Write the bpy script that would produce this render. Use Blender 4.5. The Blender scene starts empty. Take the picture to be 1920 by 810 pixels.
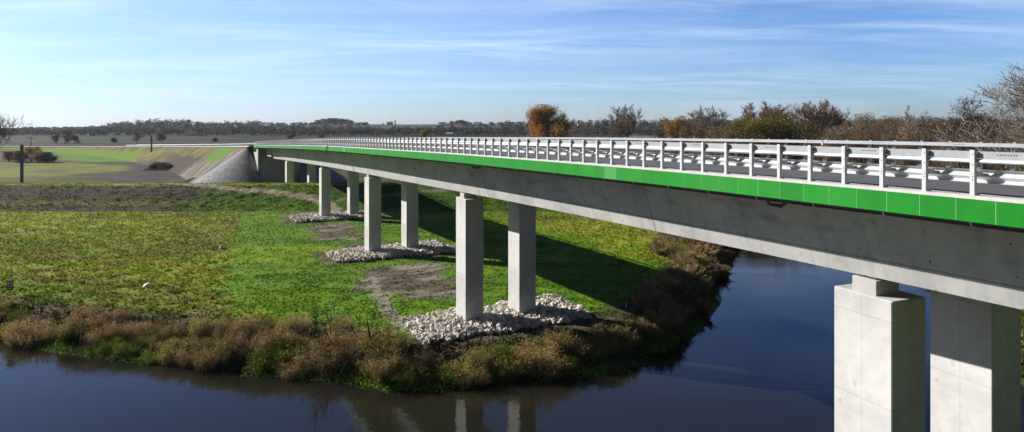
import bpy, math, random
import numpy as np
from mathutils import Vector
R = math.radians
F, YH, CH = 1230.6, 230.0, 17.2          # focal length and horizon in photo pixels, camera height above the flood plain
sc = bpy.context.scene
COL = sc.collection
rng = np.random.default_rng(7)

# ------------------------------------------------------------------ noise helpers
def _h(ix, iy, seed):
    n = (ix.astype(np.int64) * 374761393 + iy.astype(np.int64) * 668265263 + seed * 974634777) & 0x7fffffff
    n = ((n ^ (n >> 13)) * 1274126177) & 0x7fffffff
    return ((n ^ (n >> 16)) & 0xffffff) / float(0xffffff)
def vn(x, y, seed=0):
    xi = np.floor(x); yi = np.floor(y); fx = x - xi; fy = y - yi
    fx = fx * fx * fx * (fx * (fx * 6 - 15) + 10); fy = fy * fy * fy * (fy * (fy * 6 - 15) + 10)
    a = _h(xi, yi, seed); b = _h(xi + 1, yi, seed); c = _h(xi, yi + 1, seed); d = _h(xi + 1, yi + 1, seed)
    return (a + (b - a) * fx) * (1 - fy) + (c + (d - c) * fx) * fy
def fbm(x, y, o=4, seed=0):
    t = 0; a = .5; s = 0
    for i in range(o):
        t = t + a * vn(x, y, seed + i * 17); s += a; a *= .5; x = x * 2.03 + 11.3; y = y * 2.03 + 5.7
    return t / s
def sst(a, b, x):
    t = np.clip((x - a) / (b - a), 0, 1); return t * t * (3 - 2 * t)

# ------------------------------------------------------------------ materials
def mat(name):
    m = bpy.data.materials.new(name); m.use_nodes = True
    m.node_tree.nodes.clear(); return m
class NT:
    def __init__(s, m): s.t = m.node_tree; s.n = s.t.nodes; s.l = s.t.links
    def new(s, ty, **k):
        n = s.n.new(ty)
        for a, b in k.items(): setattr(n, a, b)
        return n
    def set(s, n, i, v):
        if v is None: return
        if hasattr(v, 'is_output'): s.l.new(v, n.inputs[i])
        else: n.inputs[i].default_value = v
    def math(s, op, a, b=None, c=None):
        n = s.new('ShaderNodeMath', operation=op); s.set(n, 0, a); s.set(n, 1, b); s.set(n, 2, c); return n.outputs[0]
    def mix(s, f, a, b, mode='MIX'):
        n = s.new('ShaderNodeMix', data_type='RGBA', blend_type=mode); s.set(n, 0, f); s.set(n, 6, a); s.set(n, 7, b); return n.outputs[2]
    def noise(s, vec, scale, detail=4, rough=.55, out=0):
        n = s.new('ShaderNodeTexNoise'); s.set(n, 'Vector', vec); s.set(n, 'Scale', scale); s.set(n, 'Detail', detail); s.set(n, 'Roughness', rough); return n.outputs[out]
    def ramp(s, f, pts):
        n = s.new('ShaderNodeValToRGB'); s.set(n, 0, f); e = n.color_ramp.elements
        while len(e) < len(pts): e.new(.5)
        for q, (p, c) in zip(e, pts): q.position = p; q.color = (*c, 1) if len(c) == 3 else c
        return n.outputs[0]
    def maprange(s, v, a, b, c=0., d=1.):
        n = s.new('ShaderNodeMapRange'); s.set(n, 0, v); s.set(n, 1, a); s.set(n, 2, b); s.set(n, 3, c); s.set(n, 4, d); return n.outputs[0]
    def mapping(s, vec, scale=(1, 1, 1), rot=(0, 0, 0)):
        n = s.new('ShaderNodeMapping'); s.set(n, 0, vec); n.inputs['Scale'].default_value = scale; n.inputs['Rotation'].default_value = rot; return n.outputs[0]
    def attr(s, name, out=2):
        n = s.new('ShaderNodeAttribute', attribute_name=name); return n.outputs[out]
    def bump(s, h, strength=.3, dist=.05):
        n = s.new('ShaderNodeBump'); s.set(n, 'Strength', strength); s.set(n, 'Distance', dist); s.set(n, 'Height', h); return n.outputs[0]
    def bsdf(s, col, rough=.8, metal=0., normal=None, spec=.5, **k):
        b = s.new('ShaderNodeBsdfPrincipled'); s.set(b, 'Base Color', col); s.set(b, 'Roughness', rough); s.set(b, 'Metallic', metal)
        s.set(b, 'Specular IOR Level', spec)
        if normal is not None: s.set(b, 'Normal', normal)
        for a, v in k.items(): s.set(b, a, v)
        o = s.new('ShaderNodeOutputMaterial'); s.l.new(b.outputs[0], o.inputs[0]); return b
def C(r, g, b): return (r, g, b, 1)
M = {}
def simple(name, col, rough=.8, metal=0., nscale=3., var=.25, bump=0.):
    m = mat(name); t = NT(m); co = t.new('ShaderNodeTexCoord').outputs['Object']
    n = t.noise(co, nscale, 5)
    f = t.maprange(n, .3, .7, 1 - var, 1 + var)
    c = t.mix(1., C(*col), t.new_rgb(f) if False else f, 'MULTIPLY')
    t.bsdf(c, rough, metal, t.bump(n, bump, .02) if bump else None)
    M[name] = m; return m

def concrete(name, base, kind):
    m = mat(name); t = NT(m); co = t.new('ShaderNodeTexCoord').outputs['Object']
    if kind == 'girder':
        al = t.attr('along'); pz = t.attr('pz')
        cb = t.new('ShaderNodeCombineXYZ'); t.set(cb, 0, al); t.set(cb, 1, pz); co2 = cb.outputs[0]
    else: co2 = co
    big = t.noise(co2, .35, 6, .6); mid = t.noise(t.mapping(co2, (1, 1, 1.6)), 1.7, 6, .65); fine = t.noise(co2, 26, 4, .7)
    f = t.math('ADD', t.maprange(big, .3, .7, .80, 1.12), t.maprange(mid, .3, .7, -.09, .09))
    f = t.math('ADD', f, t.maprange(fine, .3, .7, -.035, .035))
    # dirt blotches and dark pores
    spot = t.maprange(t.noise(co2, 4.5, 3, .7), .70, .78, 0, 1)
    f = t.math('SUBTRACT', f, t.math('MULTIPLY', spot, .14))
    line = None
    def ln(v, period, width, off=0.):
        a = t.math('FRACT', t.math('DIVIDE', t.math('ADD', v, off), period))
        a = t.math('MINIMUM', a, t.math('SUBTRACT', 1., a))
        return t.maprange(a, width / period * .4, width / period, 1, 0)
    if kind == 'girder':
        stain = t.maprange(t.noise(t.mapping(co2, (.5, 1.6, 1)), .9, 7, .62), .52, .66, 0, 1)
        up = t.maprange(pz, -2.6, -1.0, .2, 1)
        f = t.math('SUBTRACT', f, t.math('MULTIPLY', t.math('MULTIPLY', stain, up), .42))
        streak = t.maprange(t.noise(t.mapping(co2, (3.2, .25, 1)), 1.0, 4), .5, .75, 0, .16)
        f = t.math('SUBTRACT', f, streak)
        l1 = t.math('MULTIPLY', ln(al, 20.3, .05, 7.7), .5)
        l2 = t.math('MULTIPLY', t.maprange(t.math('ABSOLUTE', t.math('ADD', pz, 2.66)), .008, .022, 1, 0), .5)
        l3 = t.math('MULTIPLY', ln(al, 5.0, .03, 1.2), .12)
        f = t.math('SUBTRACT', f, t.math('MAXIMUM', t.math('MAXIMUM', l1, l2), l3))
        # formwork tie holes, a grid of small dark dots
        a = t.math('FRACT', t.math('DIVIDE', al, 2.4)); a = t.math('MULTIPLY', t.math('SUBTRACT', a, .5), 2.4)
        b = t.math('FRACT', t.math('DIVIDE', pz, .95)); b = t.math('MULTIPLY', t.math('SUBTRACT', b, .5), .95)
        d = t.math('SQRT', t.math('ADD', t.math('MULTIPLY', a, a), t.math('MULTIPLY', b, b)))
        f = t.math('SUBTRACT', f, t.math('MULTIPLY', t.maprange(d, .022, .045, 1, 0), .55))
    elif kind == 'column':
        sp = t.new('ShaderNodeSeparateXYZ'); t.set(sp, 0, co)
        lz = t.math('MULTIPLY', ln(sp.outputs[2], 2.92, .022, .70), .20)
        cx = t.math('MULTIPLY', t.maprange(t.math('ABSOLUTE', sp.outputs[0]), .008, .022, 1, 0), .17)
        cy = t.math('MULTIPLY', t.maprange(t.math('ABSOLUTE', sp.outputs[1]), .008, .022, 1, 0), .17)
        f = t.math('SUBTRACT', f, t.math('MAXIMUM', lz, t.math('MAXIMUM', cx, cy)))
        # each lift of concrete has its own tone
        lift = t.math('FLOOR', t.math('DIVIDE', t.math('ADD', sp.outputs[2], .70), 2.92))
        wn = t.new('ShaderNodeTexWhiteNoise', noise_dimensions='1D'); t.set(wn, 'W', lift)
        f = t.math('ADD', f, t.maprange(wn.outputs[0], 0, 1, -.035, .035))
        hole = t.maprange(t.noise(co, 2.1, 1, .3), .76, .79, 0, .2); f = t.math('SUBTRACT', f, hole)
    warm = t.mix(t.maprange(mid, .4, .7, 0, 1), C(*base), C(base[0] * 1.02, base[1] * .98, base[2] * .90))
    c = t.mix(1., warm, f, 'MULTIPLY')
    t.bsdf(c, .85, 0, t.bump(t.math('ADD', mid, t.math('MULTIPLY', fine, .5)), .25, .02), .3)
    M[name] = m; return m
NT.new_rgb = lambda s, f: f
concrete('girder_concrete', (.45, .45, .445), 'girder')
concrete('column_concrete', (.46, .455, .445), 'column')
concrete('plain_concrete', (.40, .39, .375), 'plain')

def green_panels():
    m = mat('green_fascia_panels'); t = NT(m); al = t.attr('along'); pz = t.attr('pz')
    P_ = .953
    v = t.math('DIVIDE', t.math('ADD', al, 1.61 + P_ * .5), P_)
    fr = t.math('FRACT', v); d = t.math('MULTIPLY', t.math('ABSOLUTE', t.math('SUBTRACT', fr, .5)), P_)   # distance from the joint
    idx = t.math('FLOOR', t.math('ADD', v, .5))
    wn = t.new('ShaderNodeTexWhiteNoise', noise_dimensions='1D'); t.set(wn, 'W', idx)
    wn2 = t.new('ShaderNodeTexWhiteNoise', noise_dimensions='1D'); t.set(wn2, 'W', t.math('ADD', idx, 500.5))
    cb = t.new('ShaderNodeCombineXYZ'); t.set(cb, 0, al); t.set(cb, 1, pz)
    n = t.noise(cb.outputs[0], 2.2, 5, .6); n2 = t.noise(t.mapping(cb.outputs[0], (5, .6, 1)), 1., 4, .6)
    f = t.math('ADD', t.maprange(wn.outputs[0], 0, 1, .90, 1.10), t.math('ADD', t.maprange(n, .3, .7, -.09, .09), t.maprange(n2, .5, .8, 0, .12)))
    g = t.mix(1., C(.003, .195, .008), f, 'MULTIPLY')
    dust = t.math('MULTIPLY', t.maprange(t.noise(t.mapping(cb.outputs[0], (.4, 1, 1)), .7, 5), .45, .75, 0, .04), 1.)
    g = t.mix(dust, g, C(.30, .42, .30))
    pale = t.maprange(wn.outputs[0], .955, .965, 0, .22)
    g = t.mix(pale, g, C(.35, .55, .36))
    # pz = -.06 top .. -.66
    js = t.math('MULTIPLY', t.maprange(d, .004, .012, .6, 0), t.math('MULTIPLY', t.maprange(wn2.outputs[0], .0, 1., .2, .8), t.maprange(al, 1, 8, 1, .22)))
    g = t.mix(js, g, C(.45, .62, .45))
    t.bsdf(g, .5, 0, t.bump(n, .08, .02), .22)
    M['green'] = m
green_panels()

def steel(name, base, holes=False):
    m = mat(name); t = NT(m); co = t.new('ShaderNodeTexCoord').outputs['Object']
    n = t.noise(co, 9, 4, .6); n2 = t.noise(co, 1.3, 4, .6)
    f = t.math('ADD', t.maprange(n, .3, .7, .94, 1.05), t.maprange(n2, .3, .7, -.06, .06))
    if holes:
        al = t.attr('along'); pz = t.attr('pz')
        a = t.math('MULTIPLY', t.math('FRACT', t.math('DIVIDE', t.math('ADD', al, 4.8), 3.75)), 3.75)
        k = t.math('MULTIPLY', t.math('SUBTRACT', t.math('FRACT', t.math('DIVIDE', a, .062)), .5), .062)
        inside = t.math('LESS_THAN', a, .062 * 8)
        b = t.math('ADD', pz, -holes)
        d = t.math('SQRT', t.math('ADD', t.math('MULTIPLY', k, k), t.math('MULTIPLY', b, b)))
        f = t.math('MULTIPLY', f, t.math('SUBTRACT', 1., t.math('MULTIPLY', inside, t.maprange(d, .016, .022, .92, 0))))
        jn = t.math('MULTIPLY', t.math('FRACT', t.math('DIVIDE', t.math('ADD', al, 4.1), 3.75)), 3.75)
        f = t.math('MULTIPLY', f, t.maprange(jn, .006, .012, .55, 1))
    c = t.mix(1., C(*base), f, 'MULTIPLY')
    t.bsdf(c, t.maprange(n, .3, .7, .42, .58), .25, None, .5)
    M[name] = m
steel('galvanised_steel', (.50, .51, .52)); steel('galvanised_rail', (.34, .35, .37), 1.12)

def asphalt():
    m = mat('asphalt'); t = NT(m); co = t.new('ShaderNodeTexCoord').outputs['Object']
    n = t.noise(co, 40, 3, .7); n2 = t.noise(co, .8, 5)
    f = t.math('ADD', t.maprange(n, .3, .7, .8, 1.2), t.maprange(n2, .3, .7, -.12, .12))
    t.bsdf(t.mix(1., C(.085, .083, .082), f, 'MULTIPLY'), .9, 0, t.bump(n, .4, .01)); M['asphalt'] = m
asphalt()
simple('black_pipe', (.012, .012, .013), .5)
simple('drain_plastic', (.10, .095, .08), .5, 0, 6, .15)
simple('dark_rubber', (.02, .02, .02), .7)
simple('pale_kerb', (.50, .49, .46), .85, 0, 5, .12, .2)
simple('white_marking', (.72, .72, .70), .7, 0, 8, .15)
simple('pole_concrete', (.16, .165, .165), .85, 0, 2, .25, .3)
simple('pole_timber', (.05, .04, .035), .9, 0, 4, .3)

def terrain_mat():
    m = mat('ground_cover'); t = NT(m); co = t.new('ShaderNodeTexCoord').outputs['Object']
    c = t.attr('col', 0)
    n = t.noise(co, 1.6, 6, .7); n2 = t.noise(co, 7, 4, .7)
    f = t.math('ADD', t.maprange(n, .3, .7, .84, 1.16), t.maprange(n2, .3, .7, -.14, .14))
    t.bsdf(t.mix(1., c, f, 'MULTIPLY'), .95, 0, t.bump(t.math('ADD', n2, n), .5, .10), .12)
    M['terrain'] = m
terrain_mat()
def leaf_mat(name='foliage', trans=.3):
    m = mat(name); t = NT(m); c = t.attr('col', 0)
    oi = t.new('ShaderNodeObjectInfo')
    r = t.maprange(oi.outputs['Random'], 0, 1, .82, 1.2)
    c = t.mix(1., c, r, 'MULTIPLY')
    b = t.bsdf(c, .75, 0, None, .15)
    tr = t.new('ShaderNodeBsdfTranslucent'); t.l.new(c, tr.inputs[0])
    mx = t.new('ShaderNodeMixShader'); mx.inputs[0].default_value = trans
    o = [x for x in t.n if x.type == 'OUTPUT_MATERIAL'][0]
    t.l.new(b.outputs[0], mx.inputs[1]); t.l.new(tr.outputs[0], mx.inputs[2]); t.l.new(mx.outputs[0], o.inputs[0])
    M[name] = m
leaf_mat()
def bark_mat(name, col):
    m = mat(name); t = NT(m); co = t.new('ShaderNodeTexCoord').outputs['Object']
    n = t.noise(t.mapping(co, (1, 1, .25)), 3, 5, .7)
    t.bsdf(t.mix(1., C(*col), t.maprange(n, .3, .7, .6, 1.4), 'MULTIPLY'), .9, 0, t.bump(n, .5, .05), .2); M[name] = m
bark_mat('bark_grey', (.22, .19, .165)); bark_mat('bark_pale', (.36, .33, .30)); bark_mat('bark_dark', (.055, .042, .034)); bark_mat('bark_red', (.23, .155, .115))
def stone_mat():
    m = mat('white_limestone'); t = NT(m); c = t.attr('col', 0); co = t.new('ShaderNodeTexCoord').outputs['Object']
    n = t.noise(co, 9, 4, .6)
    t.bsdf(t.mix(1., c, t.maprange(n, .3, .7, .85, 1.12), 'MULTIPLY'), .9, 0, t.bump(n, .4, .03), .2); M['stone'] = m
stone_mat()
def paving_mat():
    m = mat('block_paving'); t = NT(m)
    al = t.attr('along'); pz = t.attr('pz')
    cb = t.new('ShaderNodeCombineXYZ'); t.set(cb, 0, al); t.set(cb, 1, pz)
    br = t.new('ShaderNodeTexBrick'); t.set(br, 0, cb.outputs[0]); t.set(br, 'Scale', 1.0)
    br.inputs['Color1'].default_value = C(.235, .235, .24); br.inputs['Color2'].default_value = C(.32, .32, .325); br.inputs['Mortar'].default_value = C(.10, .095, .09)
    br.inputs['Brick Width'].default_value = .62; br.inputs['Row Height'].default_value = .55; br.inputs['Mortar Size'].default_value = .06
    n = t.noise(cb.outputs[0], .6, 5)
    c = t.mix(1., br.outputs[0], t.maprange(n, .3, .7, .8, 1.2), 'MULTIPLY')
    t.bsdf(c, .9, 0, t.bump(br.outputs[1], -.6, .05), .3); M['paving'] = m
paving_mat()
def water_mat():
    m = mat('river_water'); t = NT(m); g = t.new('ShaderNodeNewGeometry').outputs['Position']
    w1 = t.noise(t.mapping(g, (1.0, 2.2, 1)), .9, 3, .55); w2 = t.noise(t.mapping(g, (1, 1.6, 1)), 3.6, 3, .6)
    patch = t.maprange(t.noise(t.mapping(g, (.6, 1.6, 1)), .07, 4), .42, .62, .35, 1)
    h = t.math('MULTIPLY', t.math('ADD', w1, t.math('MULTIPLY', w2, .35)), patch)
    muck = t.noise(g, .05, 3)
    c = t.mix(muck, C(.017, .015, .008), C(.008, .009, .008))
    t.bsdf(c, .03, 0, t.bump(h, .12, .10), .5, IOR=1.33); M['water'] = m
water_mat()

# ------------------------------------------------------------------ mesh helpers
def tag(o, label=None, cat=None, group=None, kind=None):
    if label: o['label'] = label
    if cat: o['category'] = cat
    if group: o['group'] = group
    if kind: o['kind'] = kind
    return o
def link(o, parent=None):
    COL.objects.link(o)
    if parent is not None: o.parent = parent
    return o
def empty(name, loc=(0, 0, 0), rz=0.):
    o = bpy.data.objects.new(name, None); o.location = loc; o.rotation_euler = (0, 0, rz); o.empty_display_size = .2
    return link(o)
def mesh(name, V, faces, m, cols=None, attrs=None, smooth=False, midx=None):
    """faces: (n,4) or (n,3) int arrays, or a list of such arrays / of ragged lists"""
    me = bpy.data.meshes.new(name); V = np.asarray(V, dtype=np.float32)
    if isinstance(faces, np.ndarray): faces = [faces]
    loops = []; starts = []; totals = []; k = 0
    for f in faces:
        if isinstance(f, np.ndarray):
            loops.append(f.ravel()); n = f.shape[1]; starts.append(k + np.arange(len(f)) * n); totals.append(np.full(len(f), n)); k += f.size
        else:
            loops.append(np.array(f)); starts.append(np.array([k])); totals.append(np.array([len(f)])); k += len(f)
    loops = np.concatenate(loops); starts = np.concatenate(starts); totals = np.concatenate(totals)
    me.vertices.add(len(V)); me.vertices.foreach_set('co', V.ravel())
    me.loops.add(len(loops)); me.loops.foreach_set('vertex_index', loops.astype(np.int32))
    me.polygons.add(len(starts)); me.polygons.foreach_set('loop_start', starts.astype(np.int32)); me.polygons.foreach_set('loop_total', totals.astype(np.int32))
    me.polygons.foreach_set('use_smooth', np.full(len(starts), bool(smooth)))
    ms = m if isinstance(m, (list, tuple)) else [m]
    for x in ms: me.materials.append(M[x] if isinstance(x, str) else x)
    if midx is not None: me.polygons.foreach_set('material_index', np.asarray(midx, dtype=np.int32))
    if cols is not None:
        a = me.color_attributes.new('col', 'FLOAT_COLOR', 'POINT')
        c4 = np.ones((len(V), 4), np.float32); c4[:, :3] = cols; a.data.foreach_set('color', c4.ravel())
    for nme, v in (attrs or {}).items():
        a = me.attributes.new(nme, 'FLOAT', 'POINT'); a.data.foreach_set('value', np.asarray(v, dtype=np.float32))
    me.update(calc_edges=True); me.validate(); return me
def obj(name, me, parent=None, loc=None, rz=None):
    o = bpy.data.objects.new(name, me)
    if loc is not None: o.location = loc
    if rz is not None: o.rotation_euler = (0, 0, rz)
    return link(o, parent)
class MB:
    """collects verts / faces of simple solids"""
    def __init__(s): s.v = []; s.f = []; s.n = 0; s.c = []; s.mi = []
    def add(s, V, Fs, col=None, mi=0):
        V = np.asarray(V, float); s.v.append(V)
        for f in Fs: s.f.append([i + s.n for i in f]); s.mi.append(mi)
        s.c.append(np.tile(col if col is not None else (1, 1, 1), (len(V), 1))); s.n += len(V)
    def box(s, lo, hi, T=None, col=None, mi=0, bev=0.):
        x0, y0, z0 = lo; x1, y1, z1 = hi
        if bev:
            b = bev; P = [(x0 + b, y0), (x1 - b, y0), (x1, y0 + b), (x1, y1 - b), (x1 - b, y1), (x0 + b, y1), (x0, y1 - b), (x0, y0 + b)]
            cx, cy = (x0 + x1) / 2, (y0 + y1) / 2
            sh = [((x - cx) * (1 - 2 * b / (x1 - x0)) + cx, (y - cy) * (1 - 2 * b / (y1 - y0)) + cy) for x, y in P]
            V = [(x, y, z0) for x, y in P] + [(x, y, z1 - b) for x, y in P] + [(x, y, z1) for x, y in sh]
            Fs = [list(range(8))[::-1], list(range(16, 24))]
            for r_ in (0, 8):
                for i in range(8): j = (i + 1) % 8; Fs.append([r_ + i, r_ + j, r_ + 8 + j, r_ + 8 + i])
        else:
            V = [(x0, y0, z0), (x1, y0, z0), (x1, y1, z0), (x0, y1, z0), (x0, y0, z1), (x1, y0, z1), (x1, y1, z1), (x0, y1, z1)]
            Fs = [[3, 2, 1, 0], [4, 5, 6, 7], [0, 1, 5, 4], [1, 2, 6, 5], [2, 3, 7, 6], [3, 0, 4, 7]]
        V = np.array(V, float)
        if T is not None: V = T(V)
        s.add(V, Fs, col, mi)
    def tube(s, pts, rad, k=8, cap=True, col=None, mi=0):
        pts = np.array(pts, float); n = len(pts); rad = np.broadcast_to(rad, (n,)); V = []
        for i in range(n):
            d = pts[min(i + 1, n - 1)] - pts[max(i - 1, 0)]; d /= np.linalg.norm(d) + 1e-9
            a = np.cross(d, (0, 0, 1.) if abs(d[2]) < .9 else (1., 0, 0)); a /= np.linalg.norm(a); b = np.cross(d, a)
            for j in range(k):
                t = 2 * math.pi * j / k; V.append(pts[i] + rad[i] * (a * math.cos(t) + b * math.sin(t)))
        Fs = [[i * k + j, i * k + (j + 1) % k, (i + 1) * k + (j + 1) % k, (i + 1) * k + j] for i in range(n - 1) for j in range(k)]
        if cap: Fs += [list(range(k))[::-1], list(range((n - 1) * k, n * k))]
        s.add(V, Fs, col, mi)
    def build(s, name, m, parent=None, smooth=False, cols=False, **k):
        me = mesh(name, np.concatenate(s.v), s.f, m, np.concatenate(s.c) if cols else None, None, smooth, s.mi)
        return obj(name, me, parent, **k)

# ------------------------------------------------------------------ bridge path: s along, q across (away from the camera)
S_ = np.arange(-60, 1400, 1.0); PH0 = R(63.6)
kap = np.where(S_ < 145, 0, np.where(S_ < 250, 1 / 500, np.where(S_ < 700, 1 / 800, 0)))
PHI = PH0 - np.concatenate([[0], np.cumsum(kap[:-1])])
_u = np.stack([-np.cos(PHI), np.sin(PHI)], 1)
_c0 = (S_[0] + 13.8) * _u[0] + 24.2 * np.array([math.sin(PH0), math.cos(PH0)])
PC = np.vstack([_c0, _c0 + np.cumsum((_u[1:] + _u[:-1]) / 2, 0)])
def pxy(s, q):
    s = np.asarray(s, float); q = np.asarray(q, float)
    x = np.interp(s, S_, PC[:, 0]); y = np.interp(s, S_, PC[:, 1]); p = np.interp(s, S_, PHI)
    return x + (q - 24.2) * np.sin(p), y + (q - 24.2) * np.cos(p)
ZS = [-60, 0, 10, 20, 34, 52, 70, 98, 135, 182, 188, 244, 322, 374, 480, 556, 700, 1400]
ZV = [15.5, 15.24, 15.16, 15.02, 14.82, 14.45, 14.1, 13.42, 12.32, 10.85, 10.6, 8.85, 6.65, 5.3, 2.8, 1.5, .5, .4]
_zs = np.arange(-60, 1400, 1.); _zv = np.interp(_zs, ZS, ZV); _k = np.ones(15) / 15
_zv = np.convolve(np.pad(_zv, 7, mode='edge'), _k, 'valid')
def zd(s): return np.interp(s, _zs, _zv)
def dep(s): return np.interp(s, [0, 30, 60, 110, 180], [3.33, 3.42, 3.55, 3.55, 3.5]) - 3.33
def Wp(s, q, z):
    """bridge coordinates -> world, z relative to the deck edge, with a slight crossfall"""
    x, y = pxy(s, q); s = np.asarray(s, float)
    return np.stack([x, y, zd(s) + z - .006 * (np.asarray(q, float) - 18.2)], -1)
def sweep(name, prof, s0, s1, step, m, parent, closed=True, caps=True, smooth=False, deep=None):
    """prof: list of (q, z); deep: per-point weight of the extra depth"""
    ss = np.linspace(s0, s1, int(round((s1 - s0) / step)) + 1); prof = np.array(prof, float); n = len(prof); V = []
    dw = np.zeros(n) if deep is None else np.array(deep, float)
    for s in ss: V.append(Wp(np.full(n, s), prof[:, 0], prof[:, 1] - dw * dep(s)))
    V = np.concatenate(V); k = n if closed else n - 1
    i = np.arange(len(ss) - 1)[:, None] * n; j = np.arange(k)[None, :]; jn = (j + 1) % n
    Fq = np.stack([i + j, i + jn, i + n + jn, i + n + j], -1).reshape(-1, 4)
    Fs = [Fq]
    if closed and caps: Fs += [list(range(n))[::-1], list(range((len(ss) - 1) * n, len(ss) * n))]
    me = mesh(name, V, Fs, m, None, {'along': np.repeat(ss, n), 'pz': np.tile(prof[:, 1], len(ss))}, smooth)
    return obj(name, me, parent)

# ------------------------------------------------------------------ river outline
BANK_A = [(-3000, 300), (-900, 170), (-400, 110), (-200, 88), (-100, 71), (-62, 62), (-44.6, 57.2), (-38.4, 55.0), (-32.7, 53.3), (-26.9, 51.5), (-22.5, 50.2), (-17.3, 49.5), (-12.6, 48.5), (-11.1, 47.9),
          (-8.7, 46.9), (-5.1, 47.1), (-.7, 47.7), (3.9, 49.0), (8.2, 50.6), (11.3, 53.4), (13.3, 55.9), (16.0, 59.2), (18.4, 63.7), (21.5, 69.7), (24.8, 77.9), (28.5, 87.1),
          (31.9, 97.0), (45, 117), (75, 140), (135, 154), (250, 150), (500, 120), (3000, -200)]
BANK_B = [(3000, -260), (500, 85), (250, 118), (140, 124), (90, 115), (62, 95), (50, 82), (44.7, 70), (40, 58), (36, 46), (34, 34), (30, 18), (22, 6), (5, -3), (-30, -2), (-80, 12), (-200, 35), (-400, 60), (-900, 110), (-3000, 240)]
POLY = np.array(BANK_A + BANK_B, float)
def seg_dist(X, Y, pts, close=False):
    pts = np.array(pts, float); d = np.full(X.shape, 1e9)
    n = len(pts); rngi = range(n if close else n - 1)
    for i in rngi:
        a = pts[i]; b = pts[(i + 1) % n]; ab = b - a
        t = np.clip(((X - a[0]) * ab[0] + (Y - a[1]) * ab[1]) / (ab @ ab), 0, 1)
        d = np.minimum(d, np.hypot(X - a[0] - t * ab[0], Y - a[1] - t * ab[1]))
    return d
def inside(X, Y, pts):
    pts = np.array(pts, float); c = np.zeros(X.shape, bool); n = len(pts); j = n - 1
    for i in range(n):
        xi, yi = pts[i]; xj, yj = pts[j]
        if yi != yj:
            m = ((yi > Y) != (yj > Y)) & (X < (xj - xi) * (Y - yi) / (yj - yi) + xi); c ^= m
        j = i
    return c
WZ = -1.8
def river_sd(X, Y):
    d = seg_dist(X, Y, BANK_A); d = np.minimum(d, seg_dist(X, Y, BANK_B)); return np.where(inside(X, Y, POLY), -d, d)
U0 = np.array([-math.cos(PH0), math.sin(PH0)]); V0 = np.array([math.sin(PH0), math.cos(PH0)])
def sq(X, Y): return X * U0[0] + Y * U0[1] - 13.8, X * V0[0] + Y * V0[1]
HP = [(-900, 2), (0, 1), (60, 2), (150, 3), (230, 8), (340, 12), (480, 8), (520, 11.0), (600, 13.2), (940, 13.2), (1000, 10), (1250, 10), (1500, 11), (1920, 13), (2900, 13)]
def hills(X, Y):
    px = 960 + F * X / np.maximum(Y, 50)
    return np.interp(px, [a for a, b in HP], [b for a, b in HP]) * sst(930, 1400, Y) + 3.0 * (fbm(X / 240, Y / 240, 3, 5) - .5) * sst(900, 1500, Y) - 30 * sst(1600, 2500, Y)
def height(X, Y, sd=None, fine=True):
    if sd is None: sd = river_sd(X, Y)
    w = sd + 1.4 * (fbm(X / 3.1, Y / 3.1, 3, 3) - .5) * (sd > 0)
    bank = sst(-.3, 4.2, w)
    h = WZ - .12 + (1.92) * bank
    h = np.where(sd < 0, WZ - .12 - 1.3 * sst(0, 5, -sd), h)
    und = .35 * (fbm(X / 28, Y / 28, 3, 9) - .5) * sst(5, 15, sd) * sst(150, 60, Y)
    h = h + und
    # dike across the view
    wob = 1.2 * (fbm(X / 17, Y * 0, 2, 31) - .5)
    dk = 3.8 * sst(127.2, 142.6, Y + wob) * .55 + 3.8 * np.clip((Y + wob - 128) / 14, 0, 1) * .45
    dk = dk * (1 - sst(145.5, 152.5, Y))
    dk = dk * (1 - .75 * sst(60, 90, X))
    h = h + dk * (sd > 0)
    if fine:
        s, q = sq(X, Y); near = sst(230, 90, Y) * (sd > 1)
        lush = lush_mask(s, q)
        rough = fbm(X / 1.5, Y / 1.1, 3, 21) - .5; tuss = np.abs(fbm(X / 2.6, Y / 2.0, 3, 44) - .5)
        h = h + near * ((1 - lush) * (.30 * rough - .42 * tuss) + lush * (.10 * rough))
        clod = fbm(X / .9, Y / .7, 3, 77) - .5
        h = h + near * sst(127, 130, Y) * (Y < 143) * (X < -38) * clod * .5
    h = h + hills(X, Y)
    return h
def lush_mask(s, q):
    w = 2.6 * (fbm(s / 6, q / 6, 3, 61) - .5) + 2.0 * (fbm(s / 2, q / 2, 2, 62) - .5)
    edge = np.interp(s, [15, 40, 50, 60, 75, 120], [12, 9.5, 5, 3, 4, 9])
    return sst(edge - .7, edge + 1.6, q + w) * sst(54, 50, q + w) * sst(124, 118, s)
def img2gnd(pts, z=0.): return [((x - 960) * (CH - z) / (y - YH), (CH - z) * F / (y - YH)) for x, y in pts]

# ------------------------------------------------------------------ terrain
def grow(a, b, step, out_lo, out_hi, rate):
    c = list(np.arange(a, b + 1e-6, step)); x = c[-1]; d = step
    while x < out_hi: d *= rate; x += d; c.append(x)
    x = c[0]; d = step; lo = []
    while x > out_lo: d *= rate; x -= d; lo.append(x)
    return np.array(lo[::-1] + c)
gx = grow(-62, 44, .34, -2700, 2700, 1.03)
gy = grow(46, 150, .30, -300, 2650, 1.03)
GX, GY = np.meshgrid(gx, gy); SD = river_sd(GX, GY)
GZ = height(GX, GY, SD)
def A3(c): return np.array(c, float)
OLV, OLD, YGR, LUS, LUD = A3((.160, .175, .015)), A3((.078, .085, .013)), A3((.24, .255, .018)), A3((.088, .170, .005)), A3((.040, .098, .005))
SOI, SOD, BAR, TAN = A3((.115, .088, .062)), A3((.042, .031, .024)), A3((.33, .29, .235)), A3((.20, .155, .085))
def lerp(a, b, t): return a + (b - a) * t[..., None]
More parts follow.
